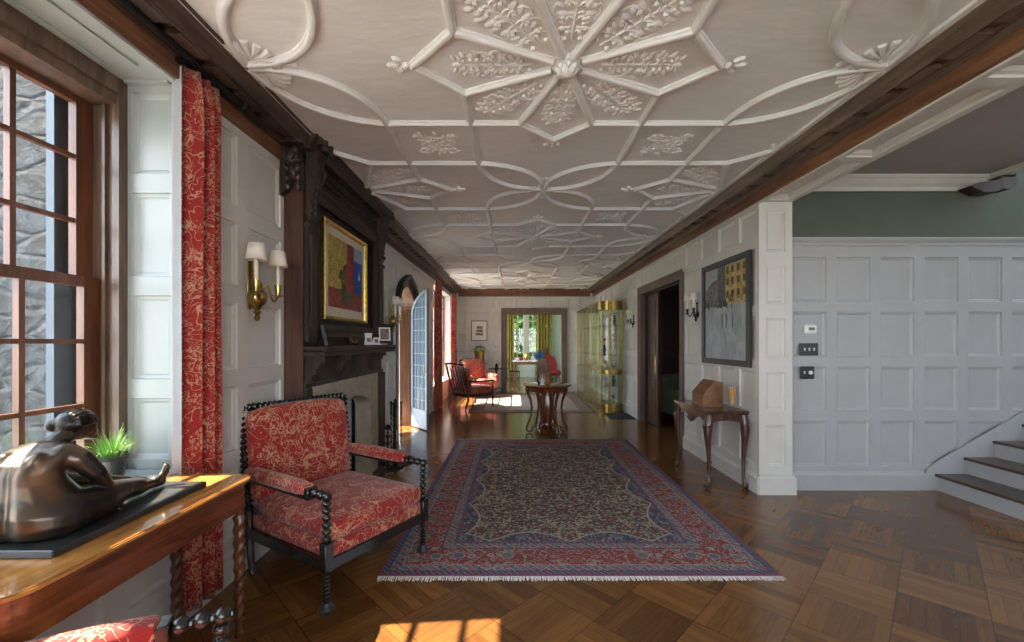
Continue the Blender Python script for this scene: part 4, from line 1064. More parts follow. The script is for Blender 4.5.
def bobbin_chair(label, loc, rz, group):
    t = thing('bobbin_armchair', label, 'armchair', loc, rz, group)
    for s in (-1, 1):
        x = s * .385
        m_ = MB()
        bobbins(m_, (x, .40, .055), (x, .40, .235), 8, .023)
        m_.box(x - .027, x + .027, .373, .427, .225, .385, b=.003)
        bobbins(m_, (x, .40, .385), (x, .40, .66), 7, .026)
        fl_ = m_.build('front_leg', 'ebony', t, True)
        fp_ = MB().lathe([(.028, 0), (.042, .004), (.045, .022), (.03, .032), (.022, .055)], (x, .40, 0), 14)
        fp_.build('foot_pad', 'slate', fl_, True)
        m_ = MB().tube([(x, -.36, .0), (x, -.40, .22), (x, -.405, .40)], [.02, .026, .027], 8)
        bobbins(m_, (x, -.405, .40), (x * 1.04, -.49, 1.05), 17, .030)
        m_.ball((x * 1.02, -.49, 1.05), .03)
        m_.build('back_leg', 'ebony', t, True)
        # arm: padded rest, wooden block and two bobbins in front
        m_ = MB(); m_.box(x - .03, x + .03, -.43, .26, .60, .63, b=.004).box(x - .033, x + .033, .24, .275, .60, .668, b=.004)
        bobbins(m_, (x, .27, .64), (x, .43, .64), 3, .028)
        m_.build('arm_rail', 'ebony', t, True)
        m_ = MB(); cushion(m_, x - .042, x + .042, -.40, .245, .618, .685, .010, .025); m_.build('arm_pad', 'brocade', t, True)
    m_ = MB(); bobbins(m_, (-.40, -.49, 1.06), (.40, -.49, 1.06), 22, .028); m_.build('top_rail', 'ebony', t, True)
    m_ = MB().box(-.40, .40, .375, .42, .225, .29, b=.004).box(-.405, -.365, -.41, .40, .225, .29, b=.004).box(.365, .405, -.41, .40, .225, .29, b=.004).box(-.4, .4, -.42, -.38, .225, .29, b=.004)
    m_.build('seat_frame', 'ebony', t)
    m_ = MB(); cushion(m_, -.372, .372, -.39, .405, .275, .375, .008, .02); m_.build('seat_base', 'brocade', t, True)
    m_ = MB(); cushion(m_, -.362, .362, -.36, .425, .365, .495, .02, .045)
    m_.build('seat_cushion', 'brocade', t, True)
    m_ = MB(); cushion(m_, -.368, .368, -.065, .065, 0, .62, .02, .05, tr(0, -.385, .43) @ rot('X', .13)); m_.build('back_cushion', 'brocade', t, True)
    return t
TH = math.atan2(-.86, -.51)
bc = bobbin_chair('large red brocade armchair with black bobbin-turned frame standing beside the carpet', (-1.19, 2.87, 0), TH, 'red bobbin armchairs')
f2 = Vector((.885, .465)); th2 = math.atan2(-f2.x, f2.y)
dup(bc, (-.91 - .885 * .41 + .465 * .385, 1.325 - .465 * .41 - .885 * .385, 0), th2, 'red bobbin armchair at the bottom edge, only an arm end showing below the table')

# ------------------------------------------------------------------ far slat-back armchair
def slat_chair(label, loc, rz):
    t = thing('slat_back_armchair', label, 'armchair', loc, rz)
    for s in (-1, 1):
        x = s * .33
        MB().tube([(x, .36, 0), (x, .36, .2), (x, .36, .58)], [.016, .022, .02], 8).build('front_leg', 'walnut', t, True)
        MB().tube([(x, -.42, 0), (x, -.34, .2), (x, -.34, .42), (x, -.50, 1.0)], [.018, .024, .026, .02], 8).build('back_leg', 'walnut', t, True)
        MB().tube([(x, -.40, .62), (x * 1.05, 0, .60), (x * 1.03, .3, .60), (x, .42, .585)], [.02, .02, .026, .024], 8).build('arm', 'walnut', t, True)
    for k in range(6):
        x = -.275 + k * .11; MB().tube([(x, -.345, .38), (x, -.50, .95)], .013, 6).build('slat', 'walnut', t)
    MB().tube([(-.34, -.50, .99), (0, -.52, 1.01), (.34, -.50, .99)], .026, 8).build('top_rail', 'walnut', t, True)
    MB().box(-.33, .33, .33, .37, .26, .33).box(-.33, .33, -.36, -.32, .26, .33).box(-.34, -.31, -.34, .36, .26, .33).box(.31, .34, -.34, .36, .26, .33).build('seat_frame', 'walnut', t)
    m_ = MB(); cushion(m_, -.31, .31, -.33, .38, .32, .48, .02, .04); m_.build('seat_cushion', 'brocade', t, True)
    m_ = MB(); cushion(m_, -.27, .27, -.06, .06, 0, .46, .02, .04, tr(0, -.24, .46) @ rot('X', .12)); m_.build('back_cushion', 'brocade', t, True)
    return t
slat_chair('dark slat-back armchair with red cushions, its slatted back toward the arched door', (-.98, 9.75, .009), math.atan2(-.74, .67))
def uph_chair(label, loc, rz):
    t = thing('upholstered_armchair', label, 'armchair', loc, rz)
    for s in (-1, 1):
        MB().tube([(s * .32, .33, 0), (s * .33, .33, .28)], [.015, .024], 8).build('front_leg', 'walnut', t)
        MB().tube([(s * .32, -.40, 0), (s * .32, -.34, .28)], [.015, .024], 8).build('back_leg', 'walnut', t)
        m_ = MB(); cushion(m_, s * .37 - .05, s * .37 + .05, -.34, .36, .26, .62, .01, .04); m_.build('arm_pad', 'brocade', t, True)
    m_ = MB(); cushion(m_, -.34, .34, -.36, .40, .24, .46, .03, .04); m_.build('seat_cushion', 'brocade', t, True)
    m_ = MB(); cushion(m_, -.33, .33, -.08, .08, 0, .58, .03, .05, tr(0, -.33, .42) @ rot('X', .2)); m_.build('back_cushion', 'brocade', t, True)
    MB().tube([(-.36, -.52, .98), (0, -.54, 1.01), (.36, -.52, .98)], .02, 8).tube([(-.36, -.36, .28), (-.36, -.52, .98)], .02, 8).tube([(.36, -.36, .28), (.36, -.52, .98)], .02, 8).build('back_frame', 'walnut', t, True)
    return t
uph_chair('fully upholstered red armchair facing the room, behind the slat-back chair by the back wall', (-.95, 11.45, .009), math.radians(180 + 28))
t = thing('small_side_table', 'small dark round side table between the red upholstered armchair and the doorway', 'side table', (-.52, 12.45, 0))
MB().lathe([(0, 0), (.24, 0), (.25, .012), (.24, .024), (0, .024)], (0, 0, .70), 24).build('tabletop', 'walnut', t, True)
MB().lathe([(.03, .1), (.035, .2), (.02, .35), (.03, .5), (.045, .7), (0, .7)], seg=14).build('column', 'walnut', t, True)
for k in range(3):
    a = k * 2 * PI / 3; MB().tube([(0, 0, .18), (.12 * math.cos(a), .12 * math.sin(a), .13), (.22 * math.cos(a), .22 * math.sin(a), .012)], [.02, .018, .012], 8).build('foot', 'walnut', t)
t = thing('handled_ornament', 'small dark ornament with curved handle standing on the round side table', 'ornament', (-.52, 12.45, .724))
MB().lathe([(.05, 0), (.055, .02), (.03, .05), (.045, .09), (.02, .13), (0, .14)], seg=12).build('pot', 'iron', t, True)
MB().tube([(.04, 0, .08), (.09, 0, .14), (.05, 0, .2), (0, 0, .14)], .007, 6).build('curved_handle', 'iron', t)
t = thing('plant_stand', 'tall brass pedestal urn planter against the back wall below the small framed print', 'planter', (-1.02, 12.45, 0))
MB().lathe([(.14, 0), (.14, .03), (.05, .06), (.035, .4), (.05, .75), (.10, .9), (0, .9)], seg=16).build('pedestal', 'brass', t, True)
MB().lathe([(.05, .9), (.08, .93), (.13, 1.05), (.15, 1.2), (.17, 1.24), (.14, 1.24), (.12, 1.2), (0, 1.2)], seg=18).build('urn', 'gold', t, True)
m_ = MB(); rnd = random.Random(5)
for k in range(120):
    a = rnd.uniform(0, 6.28); e = rnd.uniform(.1, 1.3); r = rnd.uniform(.1, .24); c = (r * math.cos(a) * math.cos(e), r * math.sin(a) * math.cos(e), 1.22 + .16 * math.sin(e))
    m_.add([(-.03, 0, 0), (0, -.014, .01), (.03, 0, 0), (0, .014, .01)], [(0, 1, 2, 3)], tr(*c) @ rot('Z', a) @ rot('Y', -e))
m_.build('foliage', 'green', t)
t = thing('framed_print', 'small black framed print with white mat hanging on the back wall', 'framed print', (-1.06, ZB - .026, 1.53))
fm = MB()
for a in ((-.245, .245, -.02, 0, 0, .02), (-.245, .245, -.02, 0, .6, .62), (-.245, -.225, -.02, 0, 0, .62), (.225, .245, -.02, 0, 0, .62)): fm.box(*a)
fm.build('frame', 'iron', t); MB().box(-.226, .226, -.008, 0, .02, .60).build('mat', 'paper', t)
pm = MB()
for k in range(3): pm.box(-.11 + .02 * k, .12 - .01 * k, -.0095, -.008, .17 + k * .1, .25 + k * .1)
pm.build('printed_image', plain('grey engraving', (.2, .19, .17), .8, var=.5, nscale=25), t)

# ------------------------------------------------------------------ carpets
rx, ry = .425, 4.555
t = thing('persian_rug', 'large persian carpet with navy and beige floral field and red border', 'rug', (rx, ry, 0))
MB().box(-1.295, 1.295, -1.875, 1.875, .001, .011, b=.003).build('pile', 'rug', t)
for e in (-1, 1):
    fr = MB(); rnd = random.Random(9 + e)
    for k in range(430):
        x = -1.29 + k * .006; L = .05 * rnd.uniform(.7, 1.1) * (1.15 if k < 60 else 1); j = rnd.uniform(-.008, .008)
        y = e * 1.872
        fr.add([(x - .0025, y, .006), (x + .0025, y, .006), (x + .0025 + j, y + e * L, .003), (x - .0025 + j, y + e * L, .003)], [(0, 1, 2, 3)])
    fr.build('fringe', 'paper', t)
t = thing('pale_rug', 'pale beige bordered carpet at the far end of the hall under the red armchairs', 'rug', (.39, 10.55, 0))
MB().box(-1.36, 1.36, -1.65, 1.65, .001, .009).build('pile', 'rug2', t)
t = thing('floor_mat', 'thin dark green mat on the floor beside the glass cabinet', 'mat', (2.12, 8.5, 0))
MB().box(-.24, .26, -.32, .32, .0, .008, b=.002).build('rubber', 'mat', t)

# ------------------------------------------------------------------ round centre table and what stands on it
tx, ty = .54, 6.95
t = thing('round_center_table', 'round dark wood centre table with scrolled legs behind the persian carpet', 'table', (tx, ty, 0))
MB().lathe([(0, .765), (.36, .765), (.385, .775), (.405, .785), (.412, .795), (.40, .803), (0, .803)], seg=40).build('tabletop', 'mahog', t, True)
MB().lathe([(0, .70), (.33, .70), (.345, .72), (.36, .768), (0, .768)], seg=64, mod=lambda a, z: 1 + (.03 * math.cos(8 * a) if z < .71 else 0)).build('apron', 'mahog', t, True)
MB().lathe([(0, .08), (.09, .08), (.12, .10), (.09, .13), (.075, .17), (.11, .26), (.125, .40), (.115, .55), (.09, .66), (.10, .71), (0, .71)], seg=20, mod=lambda a, z: 1 + .04 * math.cos(10 * a)).build('central_urn', 'mahog_v', t, True)
for k in range(6):
    a = k * PI / 3 + PI / 6 * 0
    def pp(r, z): return (r * math.cos(a), r * math.sin(a), z)
    pts = [pp(.34, .74), pp(.31, .66), pp(.265, .55), pp(.245, .42), pp(.26, .28), pp(.30, .16), pp(.335, .08), pp(.33, .035), pp(.28, .02), pp(.235, .04), pp(.23, .075), pp(.25, .09)]
    MB().tube(pts, [.028, .026, .021, .017, .016, .016, .017, .017, .016, .014, .012, .010], 8).build('scrolled_leg', 'mahog_v', t, True)
    MB().tube([pp(.10, .10), pp(.18, .13), pp(.24, .09)], [.02, .016, .013], 6).build('stretcher', 'mahog_v', t, True)
MB().lathe([(0, 0), (.16, 0), (.17, .02), (.14, .05), (.10, .085), (0, .09)], seg=24).build('base_block', 'mahog_v', t, True)

t = thing('buddha_statue', 'dark red-brown carved buddha figure on a square pedestal on the round table', 'statue', (tx - .02, ty + .0, .803)); t.scale = (.84, .84, 1.07)
MB().box(-.105, .105, -.085, .085, 0, .03, b=.004).box(-.09, .09, -.07, .07, .03, .11, b=.006).box(-.10, .10, -.08, .08, .11, .13, b=.004).build('pedestal', 'terracotta', t)
m_ = MB()
m_.ball((0, 0, .17), (.105, .08, .045), 16, 10)
for s in (-1, 1):
    m_.tube([(s * .04, .0, .17), (s * .11, -.04, .165), (s * .06, -.075, .155), (-s * .03, -.075, .16)], [.04, .036, .03, .02], 10)
    m_.tube([(s * .07, .0, .37), (s * .10, -.01, .29), (s * .075, -.05, .225), (s * .01, -.07, .205)], [.034, .028, .024, .018], 10)
m_.tube([(0, 0, .17), (0, .0, .25), (0, .0, .33), (0, 0, .39), (0, -.002, .43), (0, -.004, .46)], [.075, .062, .075, .06, .03, .026], 14)
m_.ball((0, -.008, .495), (.045, .05, .058), 14, 10); m_.ball((0, .0, .55), (.026, .028, .03), 10, 8); m_.ball((0, -.06, .49), (.008, .01, .016), 8, 5)
for s in (-1, 1): m_.ball((s * .046, .0, .48), (.008, .014, .032), 8, 6)
o = m_.build('figure', 'buddha', t, True)
rm = o.modifiers.new('r', 'REMESH'); rm.mode = 'VOXEL'; rm.voxel_size = .006; rm.use_smooth_shade = True
sm = o.modifiers.new('s', 'SMOOTH'); sm.iterations = 4
m_ = MB()
for k in range(60):
    z = k / 60; a = k * 2.4; r = math.sqrt(max(0, 1 - z * z))
    m_.ball((.046 * r * math.cos(a), .004 + .046 * r * math.sin(a), .515 + .045 * z), .009, 6, 4)
m_.build('hair_curls', 'buddha', t, True)
t = thing('hydrangea_vase', 'dark vase of bright blue hydrangeas left of the buddha on the round table', 'vase', (tx - .115, ty + .10, .803))
MB().lathe([(.03, 0), (.04, .06), (.05, .16), (.03, .28), (.035, .34), (.03, .34), (0, .33)], seg=16).build('vase', 'slate', t, True)
m_ = MB(); rnd = random.Random(11)
for (cx, cy, cz, r) in ((.02, 0, .50, .062), (-.03, .02, .45, .05), (.06, .03, .44, .045)):
    for k in range(110):
        a = rnd.uniform(0, 6.28); e = math.asin(rnd.uniform(-.6, 1)); c = (cx + r * math.cos(a) * math.cos(e), cy + r * math.sin(a) * math.cos(e), cz + r * math.sin(e))
        m_.add([(-.012, 0, 0), (0, -.012, .004), (.012, 0, 0), (0, .012, .004)], [(0, 1, 2, 3)], tr(*c) @ rot('Z', a) @ rot('Y', PI / 2 - e))
m_.build('blossom', 'blue', t)
m_ = MB()
for k in range(14):
    a = k * 2.3; m_.tube([(0, 0, .33), (.03 * math.cos(a), .03 * math.sin(a), .40), (.06 * math.cos(a), .06 * math.sin(a), .38 + .03 * (k % 3))], [.004, .01, .002], 5)
m_.build('leaf', 'green', t)
t = thing('coral_carving', 'small white branching coral carving in front of the vase on the round table', 'ornament', (tx - .08, ty - .12, .803))
m_ = MB(); m_.box(-.04, .04, -.03, .03, 0, .02, b=.003)
for (x, z, l) in ((-.03, .16, 0), (.0, .19, 0), (.035, .15, 0), (-.045, .1, 0), (.045, .09, 0)):
    m_.tube([(0, 0, .02), (x * .5, 0, z * .5), (x * 1.3, 0, z)], [.01, .008, .003], 6)
m_.build('branches', 'whiteobj', t, True)

# ------------------------------------------------------------------ brass and glass display cabinet
t = thing('display_cabinet', 'tall brass and glass display cabinet with a lobed end against the right wall', 'display cabinet', (2.12, 9.1, 0))
CW0, CW1, CL, CHt = -.26, .26, 3.3, 2.40        # local x range, length in y
def lobed(off=0.):
    """plan outline: rounded lobes on the near end"""
    pts = [(CW0 - off, CL + off)]
    pts += [(CW0 - off, .22)]
    for k in range(7): a = PI + k * (PI / 2) / 6; pts.append((CW0 + .17 + (.17 + off) * math.cos(a), .19 + (.19 + off) * math.sin(a)))
    for k in range(1, 9): a = PI + .35 + k * (PI - .35) / 8; pts.append((.09 + (.17 + off) * math.cos(a), .17 + (.17 + off) * math.sin(a)))
    pts += [(CW1 + off, CL + off)]
    return pts
def band(mb, z0, z1, off): return mb.prism(lobed(off), 2, z0, z1)
def lobes(off): L_ = lobed(off); return [(CW0 - off, .30)] + L_[2:-1] + [(CW1 + off, .30)]
MB().prism(lobes(.004), 2, 0, .15).prism(lobed(0), 2, 0, .10).build('plinth', 'brass', t)
MB().prism(lobes(.006), 2, 2.20, CHt).prism(lobed(0), 2, CHt - .05, CHt - .002).build('cornice', 'brass', t)
MB().prism(lobes(.006), 2, .80, .90).prism(lobed(.002), 2, .84, .865).build('middle_rail', 'brass', t)
gl = MB(); Lp = lobed(-.006); n = len(Lp)
gl.add([(p[0], p[1], .165) for p in Lp[1:-1]] + [(p[0], p[1], 2.18) for p in Lp[1:-1]], [(i, i + 1, n - 2 + i + 1, n - 2 + i) for i in range(n - 3)]); gl.build('glass_pane', 'glass', t)
MB().add([(CW0 + .004, .22, .10), (CW0 + .004, CL, .10), (CW0 + .004, CL, 2.35), (CW0 + .004, .22, 2.35)], [(0, 1, 2, 3)]).build('glass_pane', 'glass_reflect', t)
for k in range(9):
    y = .22 + k * (CL - .24) / 8; MB().box(CW0 - .003, CW0 + .006, y - .010, y + .010, .10, 2.35).build('mullion', 'brass', t)
for p in (lobed(0)[5], lobed(0)[9], lobed(0)[-2], (CW1 - .01, .4)): MB().tube([(p[0], p[1], .16), (p[0], p[1], 2.18)], .012, 8).build('mullion', 'brass', t)
for z in (.52, 1.20, 1.52, 1.86): MB().prism(lobed(-.02), 2, z, z + .008).build('shelf', 'glass', t)
MB().box(CW1 - .012, CW1, .3, CL, .16, 2.2).build('back_panel', plain('pale cabinet back', (.34, .36, .28), .5), t)
rnd = random.Random(21)
kinds = [('silver_jug', 'silver', 'jug', [(.03, 0), (.05, .03), (.055, .08), (.03, .13), (.035, .17), (0, .17)]), ('porcelain_vase', 'whiteobj', 'vase', [(.03, 0), (.045, .05), (.05, .12), (.02, .17), (.028, .2), (0, .2)]),
         ('glass_goblet', 'silver', 'goblet', [(.035, 0), (.01, .015), (.008, .08), (.04, .11), (.045, .17), (0, .17)]), ('dark_figurine', 'slate', 'figurine', [(.04, 0), (.03, .05), (.045, .12), (.025, .17), (.035, .21), (.0, .24)])]
shn = {.168: 'bottom', .530: 'second', .928: 'third', 1.210: 'fourth', 1.530: 'fifth', 1.870: 'top'}
for zi, z in enumerate((.168, .530, .928, 1.210, 1.530, 1.870)):
    for (ix, iy) in ((-.12, .16), (.07, .13)):
        kk = kinds[(zi + (0 if ix < 0 else 2)) % 4]
        o = MB().lathe(kk[3], seg=14, mod=(lambda a, z: 1 + .12 * math.cos(5 * a)) if kk[0] != 'glass_goblet' else None).build(kk[0], kk[1], None, True, loc=(2.12 + ix, 9.1 + iy, z + .0005))
        tag(o, f"{kk[0].replace('_', ' ')} on the {shn[z]} shelf of the brass cabinet, {'left' if ix < 0 else 'right'} lobe", kk[2], 'ornaments in the display cabinet')

# ------------------------------------------------------------------ picture and console on the right wall
t = thing('framed_picture', 'large dark grey framed waterside town painting on the right wall above the console', 'painting', (WR - .002, 4.80, 1.24))
L2, H2 = .54, 1.20
m_ = MB()
for a in ((-.032, 0, -L2, L2, 0, .065), (-.032, 0, -L2, L2, H2 - .065, H2), (-.032, 0, -L2, -L2 + .065, .065, H2 - .065), (-.032, 0, L2 - .065, L2, .065, H2 - .065)): m_.box(*a)
m_.build('frame', plain('charcoal frame', (.035, .04, .04), .45, var=.15), t)
Y_a, Y_b, Z_a, Z_b = -L2 + .06, L2 - .06, .06, H2 - .06
def rr(y0, y1, z0, z1, d, nm, mat): MB().box(-.012 - d * .001, -.004, y0, y1, z0, z1).build(nm, mat, t)
g = G('wet street reflections paint'); o_ = g.obj(); f_ = g.noise(g.mapv(o_, (1, 1, .5)), 9, 5, .65, 1); 
mw = g.bsdf(g.mix(g.ss(f_, .3, .7), (.26, .31, .35), (.46, .50, .53)), .5)
rr(Y_a, Y_b, Z_a, .68, 0, 'painted_water', mw)
rr(Y_a, Y_b, .68, Z_b, 0, 'painted_sky', m_paint('overcast sky paint', (.34, .36, .37), (.44, .46, .46), 6))
rr(-.02, .16, .66, Z_b, 1, 'painted_tower', m_paint('dark slate paint', (.08, .09, .10), (.14, .15, .16), 8))
m_ = MB(); m_.add([(-.0145, .16, .68), (-.0145, Y_b, .68), (-.0145, Y_b, .86), (-.0145, .3, .98), (-.0145, .16, 1.0)], [(0, 1, 2, 3, 4)]); m_.build('painted_castle', m_paint('grey castle paint', (.12, .13, .135), (.22, .23, .23), 14), t)
rr(Y_a, -.02, .68, Z_b - .02, 2, 'painted_houses', m_paint('gold facade paint', (.42, .30, .10), (.60, .46, .20), 12))
m_ = MB()
for y in (-.42, -.30, -.18, -.07):
    for z in (.76, .90, 1.03): m_.box(-.0165, -.0145, y - .03, y + .03, z, z + .075)
m_.build('painted_windows', m_paint('brown window paint', (.10, .08, .05), (.2, .14, .07), 20), t)
m_ = MB(); rnd = random.Random(2)
for k in range(26):
    y = rnd.uniform(Y_a + .02, Y_b - .02); z = rnd.uniform(.62, .72); m_.box(-.0175, -.016, y - .008, y + .008, z, z + rnd.uniform(.03, .07))
for y in (-.05, .05, -.18): m_.box(-.0175, -.016, y - .006, y + .006, .42, .58)
m_.build('painted_figures', m_paint('dark figures paint', (.04, .04, .045), (.1, .08, .06), 20), t)
m_ = MB()
for k in range(16):
    y = rnd.uniform(Y_a + .02, Y_b - .2); z = rnd.uniform(.63, .72); m_.box(-.018, -.0172, y - .01, y + .01, z, z + .02)
m_.build('painted_lights', m_paint('pale light paint', (.75, .72, .6), (.6, .45, .2), 20), t)

t = thing('console_table', 'carved dark walnut console table with cabriole legs and claw feet against the right wall', 'console table', (2.18, 4.70, 0))
cw, cl = .195, .40
m_ = MB().box(-cw - .03, cw + .02, -cl - .03, cl + .03, .772, .795, b=.006).box(-cw - .018, cw + .02, -cl - .018, cl + .018, .757, .773, b=.004); m_.build('tabletop', 'walnut', t)
sc_ = []
n = 24
for k in range(n + 1):
    u = k / n; y = -cl + 2 * cl * u
    sc_.append((y, .655 - .025 * math.cos(u * 4 * PI) - .03 * math.exp(-((u - .5) / .07) ** 2) + .02))
m_ = MB().prism([(-cl, .757)] + sc_ + [(cl, .757)], 0, -cw, -cw + .022)
for e in (-1, 1):
    s3 = []
    for k in range(13): u = k / 12; s3.append((-cw + 2 * cw * u, .66 + .035 * math.sin(u * PI)))
    m_.prism([(-cw, .757)] + s3 + [(cw, .757)], 1, e * cl - (.02 if e > 0 else 0), e * cl + (.02 if e < 0 else 0))
m_.box(cw - .02, cw, -cl, cl, .66, .757); m_.build('apron', 'walnut', t)
m_ = MB()
for k in range(5): m_.ball((-cw - .006, (k - 2) * .035, .655 - .012 * (2 - abs(k - 2))), (.014, .02, .022), 8, 5)
m_.build('carved_shell', 'walnut', t, True)
for sx in (-1, 1):
    for sy in (-1, 1):
        x, y = sx * (cw - .015), sy * (cl - .015); ox, oy = sx * .7071, sy * .7071
        k = 1.0 if sx < 0 else .45
        pr = [(0, .75, .034), (.010, .68, .042), (.028, .60, .045), (.026, .52, .034), (.008, .40, .025), (-.008, .26, .019), (-.010, .14, .016), (.004, .07, .017), (.022, .035, .024)]
        m_ = MB().tube([(x + ox * p[0] * k, y + oy * p[0] * k, p[1]) for p in pr], [p[2] for p in pr], 10); m_.build('cabriole_leg', 'walnut', t, True)
        m_ = MB().ball((x + ox * .028 * k, y + oy * .028 * k, .026), .026, 10, 7)
        for q in range(4):
            a = math.atan2(oy, ox) + (q - 1.5) * .7; bx, by = x + ox * .02 * k, y + oy * .02 * k
            m_.tube([(bx, by, .06), (bx + .034 * math.cos(a), by + .034 * math.sin(a), .045), (bx + .038 * math.cos(a), by + .038 * math.sin(a), .006)], [.011, .009, .005], 6)
        m_.build('claw_foot', 'walnut', t, True)
        if sx < 0:
            m_ = MB()
            for q in range(7):
                a = math.atan2(oy, ox) + (q - 3) * .28
                m_.tube([(x + ox * .01, y + oy * .01, .69), (x + .055 * math.cos(a) , y + .055 * math.sin(a), .635), (x + .045 * math.cos(a), y + .045 * math.sin(a), .58)], [.008, .014, .004], 6)
            m_.build('carved_knee', 'walnut', t, True)
t = thing('slope_front_box', 'brown wooden slope-front desk box on the right wall console table', 'box', (2.15, 4.70, .7955))
pp_ = [(-.12, 0), (.12, 0), (.12, .27), (.03, .275), (-.12, .12)]
t.scale = (.9, .82, 1); t.location = (2.155, 4.68, .7955)
MB().prism(pp_, 1, -.16, .17).build('body', 'oakbox', t)
MB().box(-.128, .125, -.168, .178, 0, .018, b=.003).build('base_moulding', 'oakbox', t)
L = math.hypot(.15, .155); an = math.atan2(.155, .15)
MB().box(0, L, -.168, .178, 0, .014, tr(-.12, 0, .12) @ rot('Y', -an), b=.003).build('sloping_lid', 'oakbox', t)
dw = MB().box(-.126, -.12, -.15, .16, .03, .10).build('drawer', 'oakbox', t)
for y in (-.07, .08): MB().ball((-.130, y, .065), .008, 8, 5).build('brass_knob', 'brass', dw)
t = thing('glass_vase', 'clear glass vase of golden cane sticks beside the box on the console', 'vase', (2.285, 4.40, .7955)); t.scale = (1.12, 1.12, 1.18)
MB().lathe([(.045, 0), (.032, .01), (.025, .02), (.032, .05), (.046, .2), (.042, .2), (.028, .05), (.0, .03)], seg=20).build('vase', 'glass', t, True)
m_ = MB(); rnd = random.Random(4)
for k in range(16):
    a, b = rnd.uniform(0, 6.28), rnd.uniform(0, 6.28); m_.tube([(.014 * math.cos(a), .014 * math.sin(a), .04), (.032 * math.cos(b), .032 * math.sin(b), rnd.uniform(.18, .20))], .0055, 5)
m_.build('cane_sticks', 'goldsticks', t)

# ------------------------------------------------------------------ wall sconces (arm plane along local X, wall behind at +Y... projects to -Y)
def sconce(label, loc, rz, metal, style=0, group='wall sconces'):
    t = thing('wall_sconce', label, 'sconce', loc, rz, group)
    if style == 0:
        m_ = MB().box(-.02, .02, -.012, 0, -.08, .26, b=.004).ball((0, -.06, 0), (.062, .062, .066), 16, 10).lathe([(0, -.16), (.012, -.155), (.02, -.135), (.01, -.12), (.026, -.10), (.012, -.085), (.03, -.06), (0, -.06)], (0, -.06, 0), 12)
        m_.lathe([(.03, .06), (.018, .08), (.026, .11), (.014, .14), (.022, .17), (.012, .20), (.02, .24), (.008, .28), (0, .30)], (0, -.04, 0), 12)
    else:
        m_ = MB().lathe([(.045, 0), (.05, .008), (.03, .016), (0, .02)], seg=16, loc=rot('X', PI / 2)).ball((0, -.04, -.02), (.03, .03, .034), 12, 8).lathe([(0, -.12), (.012, -.10), (.02, -.07), (.01, -.05)], (0, -.04, 0), 10)
        m_.tube([(0, -.02, -.05), (0, -.02, .16)], .012, 8).ball((0, -.02, .18), .02)
    m_.build('backplate', metal, t, True)
    for s in (-1, 1):
        ax, ay = s * .125, -.13
        pts = bez((0, -.06, .0), (s * .03, -.10, .14), (s * .05, -.09, -.16), (ax, ay, .045), 14)
        if style == 0: pts = [(0, -.05, .02)] + bez((s * .015, -.09, .06), (s * .05, -.13, .18), (s * .045, -.11, -.12), (ax, ay, .02), 12)
        m_ = MB().tube(pts, .0075, 8)
        m_.lathe([(0, 0), (.034, .012), (.036, .018), (.016, .02), (.020, .05), (.022, .09), (.0, .09)], (ax, ay, .01), 14)
        ar_ = m_.build('arm', metal, t, True)
        MB().lathe([(.013, 0), (.013, .15), (0, .15)], (ax, ay, .10), 12).build('candle_sleeve', 'wax', ar_, True)
        o = MB().lathe([(.062, 0), (.045, .108)], (ax, ay, .228), 24)
        o.f = o.f[:-2]; o.mi = o.mi[:-2]
        o2 = o.build('lamp_shade', 'cream', ar_, True); md = o2.modifiers.new('t', 'SOLIDIFY'); md.thickness = .002
    return t
sc1 = sconce('brass two-arm wall sconce with cream shades between the red curtain and the chimneypiece', (WL, 2.83, 1.80), PI / 2, 'brass')
dup(sc1, (WL, 6.02, 1.80), PI / 2, 'brass two-arm wall sconce between the chimneypiece and the arched door')
sc2 = sconce('dark metal two-arm sconce with cream shades between the big picture and the right doorway', (WR, 5.52, 1.86), -PI / 2, 'iron', 1)
sc2.scale = (.78, .78, .82)
dup(sc2, (WR, 8.45, 1.88), -PI / 2, 'dark metal two-arm sconce with cream shades between the right doorway and the glass cabinet')
dup(sc2, (1.50, 17.99, 1.95), 0, 'small dark sconce on the wall of the dining room beyond the far doorway')
# ------------------------------------------------------------------ statue table by the window
TT = .812
t = thing('side_table', 'long polished mahogany table under the window, carrying the bronze statue', 'table', (-1.57, 1.66, 0))
def rrect(x0, x1, y0, y1, rfar, rnear, n=8):
    pts = []
    for (cx, cy, a0, r) in ((x1 - rfar, y1 - rfar, 0, rfar), (x0 + .01, y1 - .01, PI / 2, .01), (x0 + .01, y0 + .01, PI, .01), (x1 - rnear, y0 + rnear, 1.5 * PI, rnear)):
        for k in range(n + 1): a = a0 + k * PI / 2 / n; pts.append((cx + r * math.cos(a), cy + r * math.sin(a)))
    return pts
X0, X1, Yn, Yf = -.20, .212, -.56, .53
def layer(z0, z1, off): return (rrect(X0 - .0, X1 + off, Yn - off, Yf + off, .07, .10), z0, z1)
m_ = MB()
for P_, a, b in (layer(.782, .800, 0), ):
    m_.prism([(p[0], p[1]) for p in P_], 2, a + 0, b)
m_.build('moulding', 'mahog', t)
m_ = MB(); R1 = rrect(X0, X1 + .012, Yn - .012, Yf + .012, .08, .11); R2 = rrect(X0 + .004, X1 + .006, Yn - .006, Yf + .006, .075, .105)
m_.prism(R1, 2, .798, .808).prism(R2, 2, .808, TT); m_.build('tabletop', 'tabletop', t)
MB().prism(rrect(X0 + .02, X1 - .012, Yn + .012, Yf - .012, .06, .10), 2, .655, .783).build('apron', 'mahog', t)
